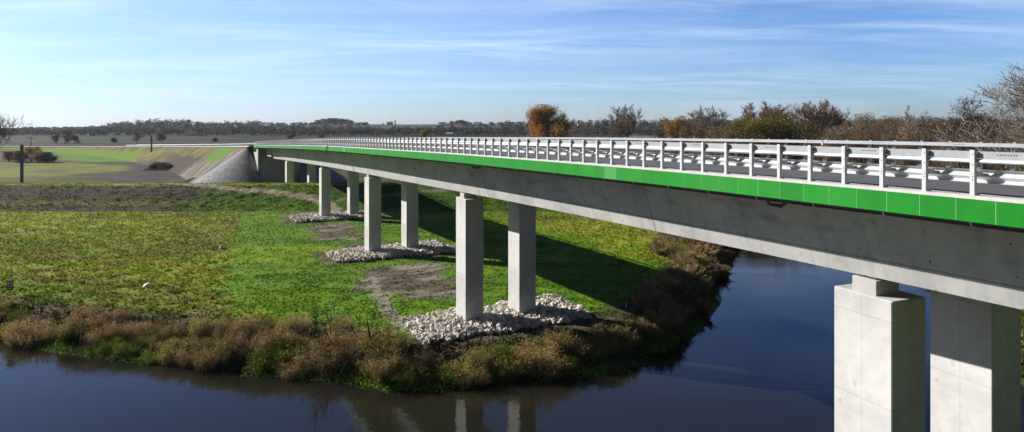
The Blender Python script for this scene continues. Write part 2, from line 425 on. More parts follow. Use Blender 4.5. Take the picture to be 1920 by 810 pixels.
def ground_colour(X, Y, sd):
    s, q = sq(X, Y)
    n1 = fbm(X / 9, Y / 6, 4, 100); n2 = fbm(X / 2.2, Y / 1.5, 4, 101); n3 = fbm(X / 22, Y / 11, 3, 102); n4 = fbm(X / .8, Y / .6, 2, 103)
    c = lerp(OLV * 1.08, OLD * 1.25, sst(.50, .72, n1 * .35 + n2 * .65) * .8); c = lerp(c, YGR, sst(.46, .66, n3) * .8)
    c = lerp(c, TAN * .62, sst(.60, .74, fbm(X / 4, Y / 1.6, 3, 104)) * .5)
    c = lerp(c, LUS * 1.1 + OLV * .2, sst(.56, .70, fbm(X / 7, Y / 4, 3, 105)) * .6)
    lm = lush_mask(s, q)
    l = lerp(LUS * 1.15, LUD * 1.5, sst(.50, .70, fbm(X / 13, Y / 3.2, 3, 108)) * .75); l = lerp(l, YGR * A3((.72, 1.0, .6)), sst(.48, .66, n3 * .7 + n1 * .3) * .8)
    c = lerp(c, l, lm)
    # construction soil under and between the piers
    dens = np.exp(-((q - 22) / 6.2) ** 2) * ((sst(43, 50, s) * sst(68, 62, s)) + .85 * sst(73, 78, s) * sst(103, 97, s) + sst(109, 112, s))
    nn = fbm(q / 4.5, s / 2.2, 4, 110)
    sm = sst(.45, .60, nn * .50 + n2 * .10 + dens * .34)
    so = lerp(SOI * 1.05, BAR * .75, sst(.5, .66, fbm(q / 5, s / .8, 3, 112))); so = lerp(so, SOD * 1.3, sst(.52, .68, fbm(q / 3, s / .7, 3, 113)) * .8)
    c = lerp(c, so, sm)
    # light tyre track running down to the water's edge
    tr = seg_dist(X, Y, img2gnd([(700, 520), (716, 560), (735, 590), (762, 622), (800, 648)])); c = lerp(c, BAR * .8, sst(.95, .35, tr + (n2 - .5) * 1.6) * .8)
    tr = seg_dist(X, Y, img2gnd([(660, 540), (720, 545), (780, 548), (838, 560)])); c = lerp(c, BAR * .6, sst(.8, .3, tr + (n2 - .5) * 2) * .7)
    # bare soil strip round the first stone pad
    c = lerp(c, A3((.20, .175, .145)), sst(33.3, 34.3, s + (n4 - .5)) * 0 + (sst(35.2, 34.2, s + (n2 - .5) * 2.4) * sst(14.5, 16, q) * sst(34.5, 32.5, q) * sst(29, 31, s)))
    for p0, p1 in ((67.3, 74.8), (102.8, 110.9)):
        rim = sst(2.0, .6, np.maximum(np.maximum(p0 - s, s - p1), np.maximum(16.5 - q, q - 32)) + (n2 - .5) * 3); c = lerp(c, SOI * .8, rim * .75)
    # dike: crest, face, trodden strip at the foot
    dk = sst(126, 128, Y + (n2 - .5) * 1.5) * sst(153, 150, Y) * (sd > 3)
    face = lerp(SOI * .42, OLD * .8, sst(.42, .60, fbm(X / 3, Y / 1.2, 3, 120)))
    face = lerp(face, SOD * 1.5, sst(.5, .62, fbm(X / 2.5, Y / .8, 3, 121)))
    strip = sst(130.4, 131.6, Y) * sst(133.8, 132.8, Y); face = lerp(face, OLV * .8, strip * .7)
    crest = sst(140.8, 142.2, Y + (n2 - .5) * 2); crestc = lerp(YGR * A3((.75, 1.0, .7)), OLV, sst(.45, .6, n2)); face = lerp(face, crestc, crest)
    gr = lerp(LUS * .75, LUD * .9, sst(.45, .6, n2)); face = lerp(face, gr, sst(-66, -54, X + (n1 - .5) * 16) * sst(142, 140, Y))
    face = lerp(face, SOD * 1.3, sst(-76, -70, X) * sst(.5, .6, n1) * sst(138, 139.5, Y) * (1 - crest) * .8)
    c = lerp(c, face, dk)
    trk = seg_dist(X, Y, [(-120, 147.2), (-80, 146), (-70, 142.6), (-57.4, 138.6), (-49, 137), (-40.5, 134.6), (-35.5, 130), (-32, 122), (-29, 116)])
    c = lerp(c, lerp(BAR * .95, TAN * .9, n2), sst(1.5, .75, trk + (n2 - .5) * .9))
    trk = seg_dist(X, Y, [(-35, 134), (-10, 139), (20, 140), (60, 146)]); c = lerp(c, BAR * .6, sst(1.2, .5, trk + (n2 - .5) * 1.2) * .8)
    # plain beyond the dike
    far = sst(150.5, 152.5, Y)
    st = fbm(X / 60 + Y / 300, Y / 5.5, 3, 130); p = lerp(OLV * .8, SOI * .7, sst(.44, .56, st)); p = lerp(p, SOD * 1.1, sst(.55, .63, fbm(X / 40, Y / 7, 3, 131)))
    p = lerp(p, YGR * .7, sst(.58, .66, fbm(X / 50, Y / 9, 3, 132)) * .8)
    work = inside(X, Y, img2gnd([(200, 350), (225, 322), (260, 306), (330, 300), (420, 312), (480, 350)])); wk = lerp(SOD * 1.5, SOI * 1.1, sst(.4, .62, fbm(X / 9, Y / 5, 4, 133)))
    p = np.where(work[..., None], wk, p)
    lush_f = inside(X, Y, img2gnd([(66, 276), (150, 279), (230, 287), (283, 298), (276, 302.5), (170, 304), (120, 300), (90, 290)]))
    p = np.where(lush_f[..., None], lerp(LUS * 1.15, LUS * .8, n1), p)
    ol = inside(X, Y, img2gnd([(-60, 304), (100, 304), (240, 311), (235, 320), (100, 331), (-60, 333)]))
    p = np.where(ol[..., None], lerp(OLV * .95, TAN * .5, sst(.5, .75, fbm(X / 14, Y / 7, 3, 134))), p)
    f2 = sst(430, 480, Y); band = vn(X / 900 + 3, Y / 34, 140); b2 = vn(X / 700, Y / 21, 141)
    fc = lerp(OLV * .55, SOD * 1.1, sst(.42, .50, band)); fc = lerp(fc, LUS * .75, sst(.62, .75, b2)); fc = lerp(fc, TAN * .75, sst(.70, .8, vn(X / 800, Y / 27, 142)))
    fc = lerp(fc, SOD, sst(.75, .85, vn(X / 600, Y / 15, 143)))
    p = lerp(p, fc, f2 * np.where(lush_f, 0, 1)); p = p * np.where(lush_f, 1.1, np.where(ol, 1.0, .62))[..., None]; p = lerp(p, p * .58, f2)
    # reddish-brown reed and scrub land on the right beyond the river
    rb = sst(20, 60, X - .12 * Y + 25 * (n3 - .5)) * sst(112, 122, Y) * sst(1000, 800, Y)
    p = lerp(p, lerp(A3((.125, .075, .048)), A3((.19, .135, .075)), sst(.4, .65, fbm(X / 8, Y / 6, 4, 150))), rb); 
    c = lerp(c, p, np.maximum(far, rb))
    hl = sst(930, 1100, Y); hs = vn(X / 500, Y / 60, 160); hc = lerp(A3((.055, .060, .030)), A3((.080, .062, .042)), sst(.4, .6, hs)); c = lerp(c, hc, hl)
    # bank: dead brown herbs and mud near water
    bk = sst(7.5, 4.5, sd + 3.5 * (n1 - .5)); bc = lerp(A3((.10, .07, .04)), A3((.05, .065, .02)), sst(.42, .6, n2)); c = lerp(c, bc, bk)
    c = lerp(c, A3((.035, .028, .02)), sst(1.0, .3, sd)); return c
GC = ground_colour(GX, GY, SD)
nx, ny = len(gx), len(gy)
ii = (np.arange(ny - 1)[:, None] * nx + np.arange(nx - 1)[None, :])
TF = np.stack([ii, ii + 1, ii + nx + 1, ii + nx], -1).reshape(-1, 4)
# hole where the abutment and embankment stand is not needed: they sit on top
ter = obj('ground', mesh('ground', np.stack([GX, GY, GZ], -1).reshape(-1, 3), TF, 'terrain', GC.reshape(-1, 3), None, True)); tag(ter, kind='structure')
wm = mesh('river', [(-900, -320, WZ), (1200, -320, WZ), (1200, 330, WZ), (-900, 330, WZ)], np.array([[0, 1, 2, 3]]), 'water')
tag(obj('river', wm), kind='structure')
def gz(x, y, fine=False):
    X = np.array([float(x)]); Y = np.array([float(y)]); return float(height(X, Y, None, fine)[0])

# ------------------------------------------------------------------ bridge
br_x, br_y = pxy(0, 24.2)
bridge = empty('road_bridge', (0, 0, 0))
tag(bridge, 'long concrete road bridge with a bright green edge band on paired square piers', 'bridge')
S0, S1 = -45.0, 182.0
# box girder with sloping webs under a cantilevered slab
sweep('box_girder', [(20.3, -.62), (21.2, -3.33), (27.2, -3.33), (28.1, -.62)], S0, 170., 2., 'girder_concrete', bridge, deep=[0, 1, 1, 0])
sweep('deck_slab', [(18.36, -.10), (18.36, -.36), (20.0, -.52), (20.35, -.617), (28.05, -.617), (28.4, -.52), (30.04, -.36), (30.04, -.10)], S0, S1, 2., 'girder_concrete', bridge)
sweep('edge_kerb', [(18.17, .06), (18.17, -.03), (18.38, -.03), (18.38, -.097), (19.12, -.097), (19.12, .03)], S0, S1, 2., 'pale_kerb', bridge)
sweep('edge_kerb', [(30.23, .06), (29.28, .03), (29.28, -.097), (30.02, -.097), (30.02, -.03), (30.23, -.03)], S0, S1, 2., 'pale_kerb', bridge)
sweep('carriageway', [(19.125, -.03), (19.125, -.095), (29.275, -.095), (29.275, -.03)], S0, S1, 2., 'asphalt', bridge)
for q0 in (19.55, 28.7): sweep('edge_line', [(q0, -.026), (q0 + .2, -.026)], S0, S1, 2., 'white_marking', bridge, closed=False)
sweep('green_fascia', [(18.15, -.034), (18.15, -.62), (18.21, -.62), (18.21, -.034)], S0, S1, 2., 'green', bridge)
sweep('green_fascia', [(30.19, -.034), (30.19, -.62), (30.25, -.62), (30.25, -.034)], S0, S1, 2., 'green', bridge)
# black longitudinal drain pipe with hangers
mb = MB(); ss = np.arange(S0, S1 - 1, 3.)
mb.tube(Wp(ss, np.full(len(ss), 18.42), np.full(len(ss), -.66)), .12, 10); mb.build('drain_pipe', 'black_pipe', bridge, True)
for s in np.arange(-8.6, 40, 2.4):
    mb = MB()
    p = Wp(s, 18.42, -.66); u = Wp(s + .02, 18.42, -.66) - p
    mb.tube([p - u, p + u], .128, 10); mb.build('pipe_hanger', 'galvanised_steel', bridge)
# drainage outlets hanging under the cantilever
def outlet(s, big):
    m_ = MB(); d = -.93 if big else -.70
    pts = [Wp(s + .02, 18.95, -.42), Wp(s, 18.95, d + .08), Wp(s - .03, 18.96, d), Wp(s - .12, 19.0, d - .05), Wp(s - .42, 19.1, d - .06)]
    m_.tube(pts, .062, 8)
    if big: m_.tube([Wp(s - .40, 19.1, d - .10), Wp(s - .55, 19.2, d + .02), Wp(s - .85, 19.6, d + .46)], [.07, .062, .062], 8); m_.tube([Wp(s - .40, 19.09, d - .08), Wp(s - .44, 19.1, d - .065)], .085, 8)
    else: m_.tube([Wp(s - .40, 19.1, d - .0), Wp(s - .43, 19.11, d - .15)], .07, 8)
    m_.build('drain_outlet', 'drain_plastic', bridge, True)
for s, b in [(-1.5, 0), (3.45, 1), (8.3, 0), (13.0, 0), (17.5, 0), (22.2, 0), (26.6, 0), (30.9, 1), (35.4, 0), (39.8, 0), (44.0, 0), (56.1, 0), (71.4, 0), (85, 0)]: outlet(s, b)
# piers: pairs of rectangular columns, each with a bearing plinth on top
# near corner x, y, heading, top, foot, station
PIER = [(12.53, 21.64, 68.3, 11.29, -5.0, 0.), (-3.89, 55.14, 64.5, 10.74, -.4, 37.3), (-18.42, 84.54, 62.9, 10.05, -.4, 70.1), (-33.93, 116.9, 63.6, 9.03, -.4, 105.9), (-52.1, 151.8, 61.8, 8.2, -.4, 145.1)]
A_, B_, SP = 2.33, 1.62, 5.03
def column(x0, y0, deg, k, s, q, ztop, zb):
    # local x along the bridge (towards +s), local y across
    a = R(deg); th = math.atan2(math.sin(a), -math.cos(a)); al, ac = A_ / 2, B_ / 2 + k * SP
    cx = x0 - math.cos(a) * al + math.sin(a) * ac; cy = y0 + math.sin(a) * al + math.cos(a) * ac
    m_ = MB(); h = ztop - zb
    m_.box((-A_ / 2, -B_ / 2, -h), (A_ / 2, B_ / 2, 0), bev=.035)
    c = m_.build('pier_column', 'column_concrete', bridge, loc=(float(cx), float(cy), ztop), rz=th)
    top = float(zd(s + 1)) - 3.33 - float(dep(s)) - .006 * (q + .8 - 18.2)
    m_ = MB(); ph = top - ztop - .07
    m_.box((-.48, -.42, -.02), (.50, .68, ph), bev=.02); m_.box((-.33, -.27, ph), (.35, .52, ph + .068), mi=1)
    pl = m_.build('bearing_plinth', ['plain_concrete', 'dark_rubber'], c)
    return c
for x0, y0, deg, zt, zb, s in PIER:
    for k in (0, 1): column(x0, y0, deg, k, s, 20.87 + k * SP, zt, zb)
# abutment: front wall with side walls running back into the embankment
def bbox_sq(m_, s0, s1, q0, q1, zlo, zhi_rel, mi=0, n=1):
    """box in bridge coordinates, absolute bottom, top relative to the deck"""
    ss = np.linspace(s0, s1, n + 1); V = []; Fs = []
    for s in ss:
        for q in (q0, q1):
            p = Wp(s, q, zhi_rel); V.append((p[0], p[1], zlo)); V.append(tuple(p))
    for i in range(n):
        a = i * 4; Fs += [[a, a + 4, a + 5, a + 1], [a + 2, a + 3, a + 7, a + 6], [a + 1, a + 5, a + 7, a + 3], [a, a + 2, a + 6, a + 4]]
    Fs += [[0, 1, 3, 2], [n * 4, n * 4 + 2, n * 4 + 3, n * 4 + 1]]
    m_.add(V, Fs, None, mi)
mb = MB()
bbox_sq(mb, 177.2, 178.6, 19.3, 29.1, -1, -3.1)
bbox_sq(mb, 178.602, 180.2, 19.5, 28.9, -1, -.63)
bbox_sq(mb, 178.602, 196, 18.62, 19.28, -1, -.63, n=4); bbox_sq(mb, 178.602, 196, 29.12, 29.78, -1, -.63, n=4)
bbox_sq(mb, 177.9, 178.6, 18.62, 19.28, -1, -.63); bbox_sq(mb, 177.9, 178.6, 29.12, 29.78, -1, -.63)
bbox_sq(mb, 176.9, 179.2, 19.6, 20.4, 6.2, -.64) if False else None
mb.build('abutment', 'plain_concrete', bridge)
mb = MB(); bbox_sq(mb, 169.2, 177.1, 20.6, 27.9, 8.2, -.63); mb.build('end_diaphragm', 'plain_concrete', bridge)

# ------------------------------------------------------------------ guard rails on the bridge
def local_frame(s):
    p = float(np.interp(s, S_, PHI)); return math.atan2(math.sin(p), -math.cos(p))
def post_mesh(sgn):
    """local x along the bridge, y across (sgn=+1: road on +y side ... local y is -q)"""
    m_ = MB()
    # C-shaped post: web and two flanges
    m_.box((-.055, -.06, .012), (.055, -.052, 1.19)); m_.box((-.055, -.0515, .012), (-.047, .06, 1.17)); m_.box((.047, -.0515, .012), (.055, .06, 1.17))
    m_.box((-.10, -.10, 0), (.10, .17, .0118), bev=0)
    # gusset at the foot
    for x in (-.0465, .0395): m_.add([(x, .061, .0125), (x, .16, .0125), (x, .061, .19), (x + .007, .061, .0125), (x + .007, .16, .0125), (x + .007, .061, .19)], [[0, 1, 2], [5, 4, 3], [0, 3, 4, 1], [1, 4, 5, 2], [2, 5, 3, 0]])
    for z in (.42, .50, .80, 1.08): m_.tube([(0, -.06, z), (0, -.074, z)], .018, 6)
    for x in (-.075, .075): m_.tube([(x, .12, .012), (x, .12, .05)], .014, 6)
    V = np.concatenate(m_.v); V[:, 1] *= sgn
    Fs = m_.f if sgn > 0 else [f[::-1] for f in m_.f]
    return mesh('post', V, Fs, 'galvanised_steel')
def spacer_mesh(sgn):
    m_ = MB()
    m_.box((-.07, .0605, .49), (-.062, .30, .63)); m_.box((.062, .0605, .49), (.07, .30, .63)); m_.box((-.0615, .0605, .622), (.0615, .30, .63)); m_.box((-.0615, .0605, .49), (.0615, .30, .498))
    V = np.concatenate(m_.v); V[:, 1] *= sgn
    return mesh('spacer', V, m_.f if sgn > 0 else [f[::-1] for f in m_.f], 'galvanised_steel')
def wprof(q0, d, zc, t=.006):
    """W-beam section: d = direction in q of the bulges"""
    pts = [(0, .155), (.03, .145), (.075, .115), (.08, .085), (.03, .035), (0, .012), (0, -.012), (.03, -.035), (.08, -.085), (.075, -.115), (.03, -.145), (0, -.155)]
    k_ = 1.16; a = [(q0 + d * x, zc + z * k_) for x, z in pts]; b = [(q0 + d * (x - .007), zc + z * k_ * .985) for x, z in pts][::-1]
    r = a + b
    return r if d < 0 else r[::-1]
def railing(qp, d, first, label, n_part=100):
    """d=+1: road lies towards larger q"""
    root = empty('guard_rail', (0, 0, 0)); tag(root, label, 'guard rail', None)
    # local y of a post object with rotation th points to -q  (x = +s direction)
    sgn = -d
    pm, sm = post_mesh(sgn), spacer_mesh(sgn)
    ks = np.arange(first, 181, 1.25)
    for s in ks[:n_part]:
        p = Wp(s, qp, .046 if True else 0); th = local_frame(s)
        o = obj('post', pm, root, loc=tuple(p), rz=th); obj('spacer', sm, o)
    rest = ks[n_part:]
    if len(rest):
        V = []; Fs = []; n = 0; base = []
        vp = np.zeros(len(pm.vertices) * 3); pm.vertices.foreach_get('co', vp); vp = vp.reshape(-1, 3)
        fp = [list(f.vertices) for f in pm.polygons]
        for s in rest:
            th = local_frame(s); c, si = math.cos(th), math.sin(th); p = Wp(s, qp, .046)
            V.append(np.stack([vp[:, 0] * c - vp[:, 1] * si + p[0], vp[:, 0] * si + vp[:, 1] * c + p[1], vp[:, 2] + p[2]], 1)); Fs += [[i + n for i in f] for f in fp]; n += len(vp)
        tag(obj('distant_posts', mesh('distant_posts', np.concatenate(V), Fs, 'galvanised_steel'), root), kind='stuff')
    a, b = first - 6.25, 181.5
    x0 = qp + d * .068
    pr = [(x0, 1.20), (x0 + d * .10, 1.20), (x0 + d * .12, 1.18), (x0 + d * .12, 1.02), (x0 + d * .012, 1.02)]
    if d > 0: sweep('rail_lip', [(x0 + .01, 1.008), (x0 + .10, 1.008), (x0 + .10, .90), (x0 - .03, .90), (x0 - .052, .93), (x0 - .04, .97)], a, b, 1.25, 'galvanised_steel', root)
    if d < 0: pr = [(x0, 1.20), (x0 + d * .10, 1.20), (x0 + d * .12, 1.18), (x0 + d * .12, 1.045), (x0, 1.045)][::-1]
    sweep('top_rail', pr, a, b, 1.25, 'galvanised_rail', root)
    sweep('wave_beam', wprof(qp + d * .32, d, .54), a, b, 1.25, 'galvanised_steel', root)
    return root
railing(18.42, 1, -6.3, 'near white steel guard rail along the green edge of the bridge')
railing(29.98, -1, -6.55, 'far white steel guard rail on the other side of the bridge carriageway')
# small red and white marker on the far rail
x = Wp(9.55, 29.6, .98); mb = MB(); mb.tube([x + (0, 0, -.35), x + (0, 0, -.02)], .07, 8, mi=0); mb.tube([x + (0, 0, -.02), x + (0, 0, .12)], [.06, .05], 8, mi=1); mb.tube([x + (0, 0, .12), x + (0, 0, .2)], [.03, .02], 8, mi=2)
simple('red_paint', (.45, .01, .03), .5); simple('off_white', (.7, .68, .66), .6)
tag(mb.build('marker_lamp', ['red_paint', 'off_white', 'black_pipe'], None), 'small red and white marker lamp on the far guard rail', 'marker lamp')

# ------------------------------------------------------------------ embankment beyond the abutment, with the road on it
def embankment():
    ss = np.arange(187.6, 640, 1.2); rows = 26; V = []; Cc = []
    ts = np.linspace(0, 1, rows)
    for s in ss:
        zt = float(zd(s)) - .08; run = max(zt, .05) * 1.41
        qs = np.concatenate([(17.6 - run * ts)[::-1] - .0, 30.8 + run * ts]); zz = np.concatenate([(zt * (1 - ts))[::-1], zt * (1 - ts)]) - .15 * np.concatenate([ts[::-1], ts])
        x, y = pxy(np.full(len(qs), s), qs); V.append(np.stack([x, y, zz], 1))
        tt = np.concatenate([ts[::-1], ts]); S = np.full(len(qs), s)
        n = fbm(S / 7 + tt, tt * 3.0, 3, 200); m = fbm(S / 3 - tt * 2.5, tt * 1.4, 3, 201)
        c = lerp(A3((.13, .115, .035)), A3((.165, .155, .035)), sst(.35, .65, n))
        c = lerp(c, SOI * .8, sst(.42, .52, tt - .25 + (m - .5) * .5 - .10 * sst(245, 330, S)) * (1 - sst(300, 330, S)))
        c = lerp(c, SOD * 1.3, sst(.56, .62, m) * .6)
        g = sst(198, 203, S + 6 * (tt - .5)) * sst(238, 228, S + 14 * tt) * sst(.55, .45, tt + (n - .5) * .3); c = lerp(c, A3((.085, .17, .022)), g)
        bw = sst(222, 228, S + 10 * (m - .5)) * sst(292, 262, S + 20 * (m - .5) - 20 * (1 - tt)) * sst(.28, .42, tt + (n - .5) * .3); c = lerp(c, lerp(SOD * 1.5, SOI * .6, n), bw)
        pk = sst(236, 226, S + 12 * (m - .5)) * (1 - g) * sst(.05, .2, tt); c = lerp(c, lerp(A3((.175, .155, .135)), A3((.10, .085, .07)), sst(.5, .6, fbm(S / 2.2 + tt * 9, tt * 1.5, 3, 205))), pk * sst(.30, .42, m + .12))
        c = lerp(c, LUS * 1.1, sst(326, 340, S) * sst(.30, .5, tt + (n - .5) * .3) * .9)
        Cc.append(c)
    n = rows * 2; V = np.concatenate(V); i = np.arange(len(ss) - 1)[:, None] * n; j = np.arange(n - 1)[None, :]
    Fq = np.stack([i + j, i + n + j, i + n + j + 1, i + j + 1], -1).reshape(-1, 4)
    V[:, 2] += .12 * (fbm(V[:, 0] / 1.7, V[:, 1] / 1.7, 3, 210) - .5)
    tag(obj('embankment', mesh('embankment', V, Fq, 'terrain', np.concatenate(Cc), None, True)), kind='structure')
embankment()
rd = sweep('road', [(18.0, -.02), (18.0, -.3), (30.4, -.3), (30.4, -.02)], 182.05, 620, 3., 'asphalt', None); tag(rd, kind='structure')
rd = sweep('road_verge', [(16.9, .0), (16.9, -.3), (17.99, -.3), (17.99, .03)], 182.6, 620, 3., 'pale_kerb', None); tag(rd, kind='structure')
def land_rail(q, d, s0, s1, label):
    root = empty('roadside_rail', (0, 0, 0)); tag(root, label, 'guard rail')
    sweep('wave_beam', wprof(q + d * .12, d, .60), s0, s1, 3., 'galvanised_steel', root)
    m_ = MB()
    for s in np.arange(s0, s1, 2.0):
        p = Wp(s, q, 0); m_.box((p[0] - .06, p[1] - .06, p[2] - .3), (p[0] + .06, p[1] + .06, p[2] + .74))
    tag(m_.build('rail_posts', 'galvanised_steel', root), kind='stuff')
land_rail(18.5, 1, 183.5, 374, 'white guard rail on the near side of the embankment road beyond the bridge')
land_rail(29.9, -1, 183.5, 392, 'white guard rail on the far side of the embankment road beyond the bridge')
# block-paved cones against the abutment sides
def cone(q_ap, sgn, label):
    ap = Wp(187.5, q_ap, -.12); zt = ap[2]; Rr = zt * 1.44; th = local_frame(187.5); rows = 40; cols = 64; V = []; al = []; pz = []
    a0, a1 = (math.pi - R(9), math.pi * 1.5 + R(34))
    for r in range(rows + 1):
        t = r / rows
        for k in range(cols + 1):
            a = a0 + (a1 - a0) * k / cols
            lx = math.cos(a) * (t * Rr); ly = -math.sin(a) * (t * Rr)      # lx<0 : towards the river ; ly>0 : outwards
            ly = ly * sgn
            ux, uy = math.cos(th), math.sin(th); ox, oy = -math.sin(th), math.cos(th)
            V.append((ap[0] + ux * lx + ox * ly, ap[1] + uy * lx + oy * ly, zt * (1 - t) - .05 + .0)); al.append(a * Rr * .62); pz.append(t * math.hypot(Rr, zt))
    i = np.arange(rows)[:, None] * (cols + 1) + np.arange(cols)[None, :]
    Fq = np.stack([i, i + 1, i + cols + 2, i + cols + 1], -1).reshape(-1, 4)
    if sgn > 0: Fq = Fq[:, ::-1]
    tag(obj('paved_cone', mesh('paved_cone', V, Fq, 'paving', None, {'along': al, 'pz': pz})), label, 'paved slope')
cone(17.5, 1, 'grey block-paved cone of the embankment left of the bridge abutment')
cone(30.9, -1, 'block-paved cone in shade on the far side of the bridge abutment')
# soil heap beside the embankment foot
def heap(cx, cy, rx, ry, h, col, label, seed, rz=0.):
    n = 26; a = np.linspace(0, 2 * math.pi, 40, endpoint=False); V = []; 
    for r in np.linspace(0, 1, 12):
        for t in a:
            k = 1 + .25 * (vn(np.array([math.cos(t) * 2 + 5]), np.array([math.sin(t) * 2 + 5]), seed)[0] - .5)
            V.append((r * rx * k * math.cos(t), r * ry * k * math.sin(t), 0))
    V = np.array(V); rr = np.repeat(np.linspace(0, 1, 12), 40); V[:, 2] = h * (1 - sst(0, 1, rr)) + .35 * (fbm(V[:, 0] / 1.5 + 9, V[:, 1] / 1.5 + 9, 3, seed) - .5) * h * .6 * (rr < 1) - .1
    i = np.arange(11)[:, None] * 40; j = np.arange(40)[None, :]; jn = (j + 1) % 40
    Fq = np.stack([i + j, i + 40 + j, i + 40 + jn, i + jn], -1).reshape(-1, 4)
    tag(obj('soil_heap', mesh('soil_heap', V, Fq, 'terrain', np.tile(A3(col), (len(V), 1)), None, True), None, loc=(cx, cy, 0), rz=rz), label, 'soil heap')
g = img2gnd([(300, 319)])[0]; heap(g[0], g[1], 11, 6, 3.2, SOD * 1.2, 'dark mound of dug soil at the foot of the embankment', 5)
g = img2gnd([(348, 342)])[0]; heap(g[0] + 3, g[1] + 2, 7, 3.5, 1.6, SOD * .9, 'low dark soil heap beside the grey paved cone', 8)

# ------------------------------------------------------------------ stone aprons round the piers
def rocks(n, reg, seed, size=(.11, .36)):
    r_ = np.random.default_rng(seed); t = (1 + 5 ** .5) / 2
    ico = np.array([(-1, t, 0), (1, t, 0), (-1, -t, 0), (1, -t, 0), (0, -1, t), (0, 1, t), (0, -1, -t), (0, 1, -t), (t, 0, -1), (t, 0, 1), (-t, 0, -1), (-t, 0, 1)]); ico /= np.linalg.norm(ico[0])
    fi = np.array([(0, 11, 5), (0, 5, 1), (0, 1, 7), (0, 7, 10), (0, 10, 11), (1, 5, 9), (5, 11, 4), (11, 10, 2), (10, 7, 6), (7, 1, 8), (3, 9, 4), (3, 4, 2), (3, 2, 6), (3, 6, 8), (3, 8, 9), (4, 9, 5), (2, 4, 11), (6, 2, 10), (8, 6, 7), (9, 8, 1)])
    P, nrm = reg(r_, n); n = len(P); V = np.repeat(ico[None], n, 0) * (1 + .75 * (r_.random((n, 12, 1)) - .5))
    sc_ = (size[0] + (size[1] - size[0]) * r_.random((n, 1, 1)) ** 2.4) * (np.array([1, .72, .5]) * (.8 + .4 * r_.random((n, 1, 3)))); V = V * sc_
    q = r_.normal(size=(n, 4)); q /= np.linalg.norm(q, axis=1)[:, None]; w, x, y, z = q.T
    Rm = np.stack([1 - 2 * (y * y + z * z), 2 * (x * y - z * w), 2 * (x * z + y * w), 2 * (x * y + z * w), 1 - 2 * (x * x + z * z), 2 * (y * z - x * w), 2 * (x * z - y * w), 2 * (y * z + x * w), 1 - 2 * (x * x + y * y)], 1).reshape(n, 3, 3)
    V = np.einsum('nij,nkj->nki', Rm, V) + P[:, None, :]
    Fq = (fi[None] + np.arange(n)[:, None, None] * 12).reshape(-1, 3)
    tone = .40 + .30 * r_.random((n, 1, 1)); tint = np.where(r_.random((n, 1, 1)) < .25, np.array([1., .84, .66]), np.array([1., .94, .84]))
    c = np.repeat(tone * tint, 12, 1).reshape(-1, 3)
    return V.reshape(-1, 3), Fq, c
def pad(s0, s1, q0, q1, n, seed, label):
    def reg(r_, n):
        s = s0 + (s1 - s0) * r_.random(n); q = q0 + (q1 - q0) * r_.random(n)
        e = np.minimum(np.minimum(s - s0, s1 - s), np.minimum(q - q0, q1 - q)); e = e + .9 * (vn(s * .8, q * .8, seed) - .5) * 1.6
        k = e > 0; s, q, e = s[k], q[k], e[k]
        X, Y = pxy(s, q); z = height(X, Y, None, False)
        z = np.maximum(z, z * 0 - .1) + .10 + .22 * np.minimum(e, 1) + .22 * r_.random(len(s)); return np.stack([X, Y, z], 1), None
    V, Fq, c = rocks(n, reg, seed)
    # packed bed below the top layer of stones
    o = obj('stone_apron', mesh('stone_apron', V, Fq, 'stone', c)); tag(o, label, 'stone apron', kind='stuff')
    bed = []; ns = 14; nq = 26
    for i in range(ns + 1):
        for j in range(nq + 1):
            s = s0 + .35 + (s1 - s0 - .7) * i / ns; q = q0 + .35 + (q1 - q0 - .7) * j / nq; X, Y = pxy(s, q); e = min(i, ns - i, j, nq - j) > 0
            bed.append((float(X), float(Y), max(gz(X, Y), -.1) + (.22 if e else -.15)))
    ii_ = np.arange(ns)[:, None] * (nq + 1) + np.arange(nq)[None, :]
    Fb = np.stack([ii_, ii_ + nq + 1, ii_ + nq + 2, ii_ + 1], -1).reshape(-1, 4)
    obj('gravel_bed', mesh('gravel_bed', bed, Fb, 'stone', np.tile(A3((.13, .115, .10)), (len(bed), 1))), o)
pad(34.3, 41.7, 16.4, 32.4, 4300, 1, 'white broken stones spread round the nearest pier pair on the grass')
pad(67.0, 74.9, 16.4, 32.2, 3800, 2, 'white broken stones round the second pier pair')
pad(102.8, 111., 16.4, 32.2, 3000, 3, 'white broken stones round the third pier pair near the dike')

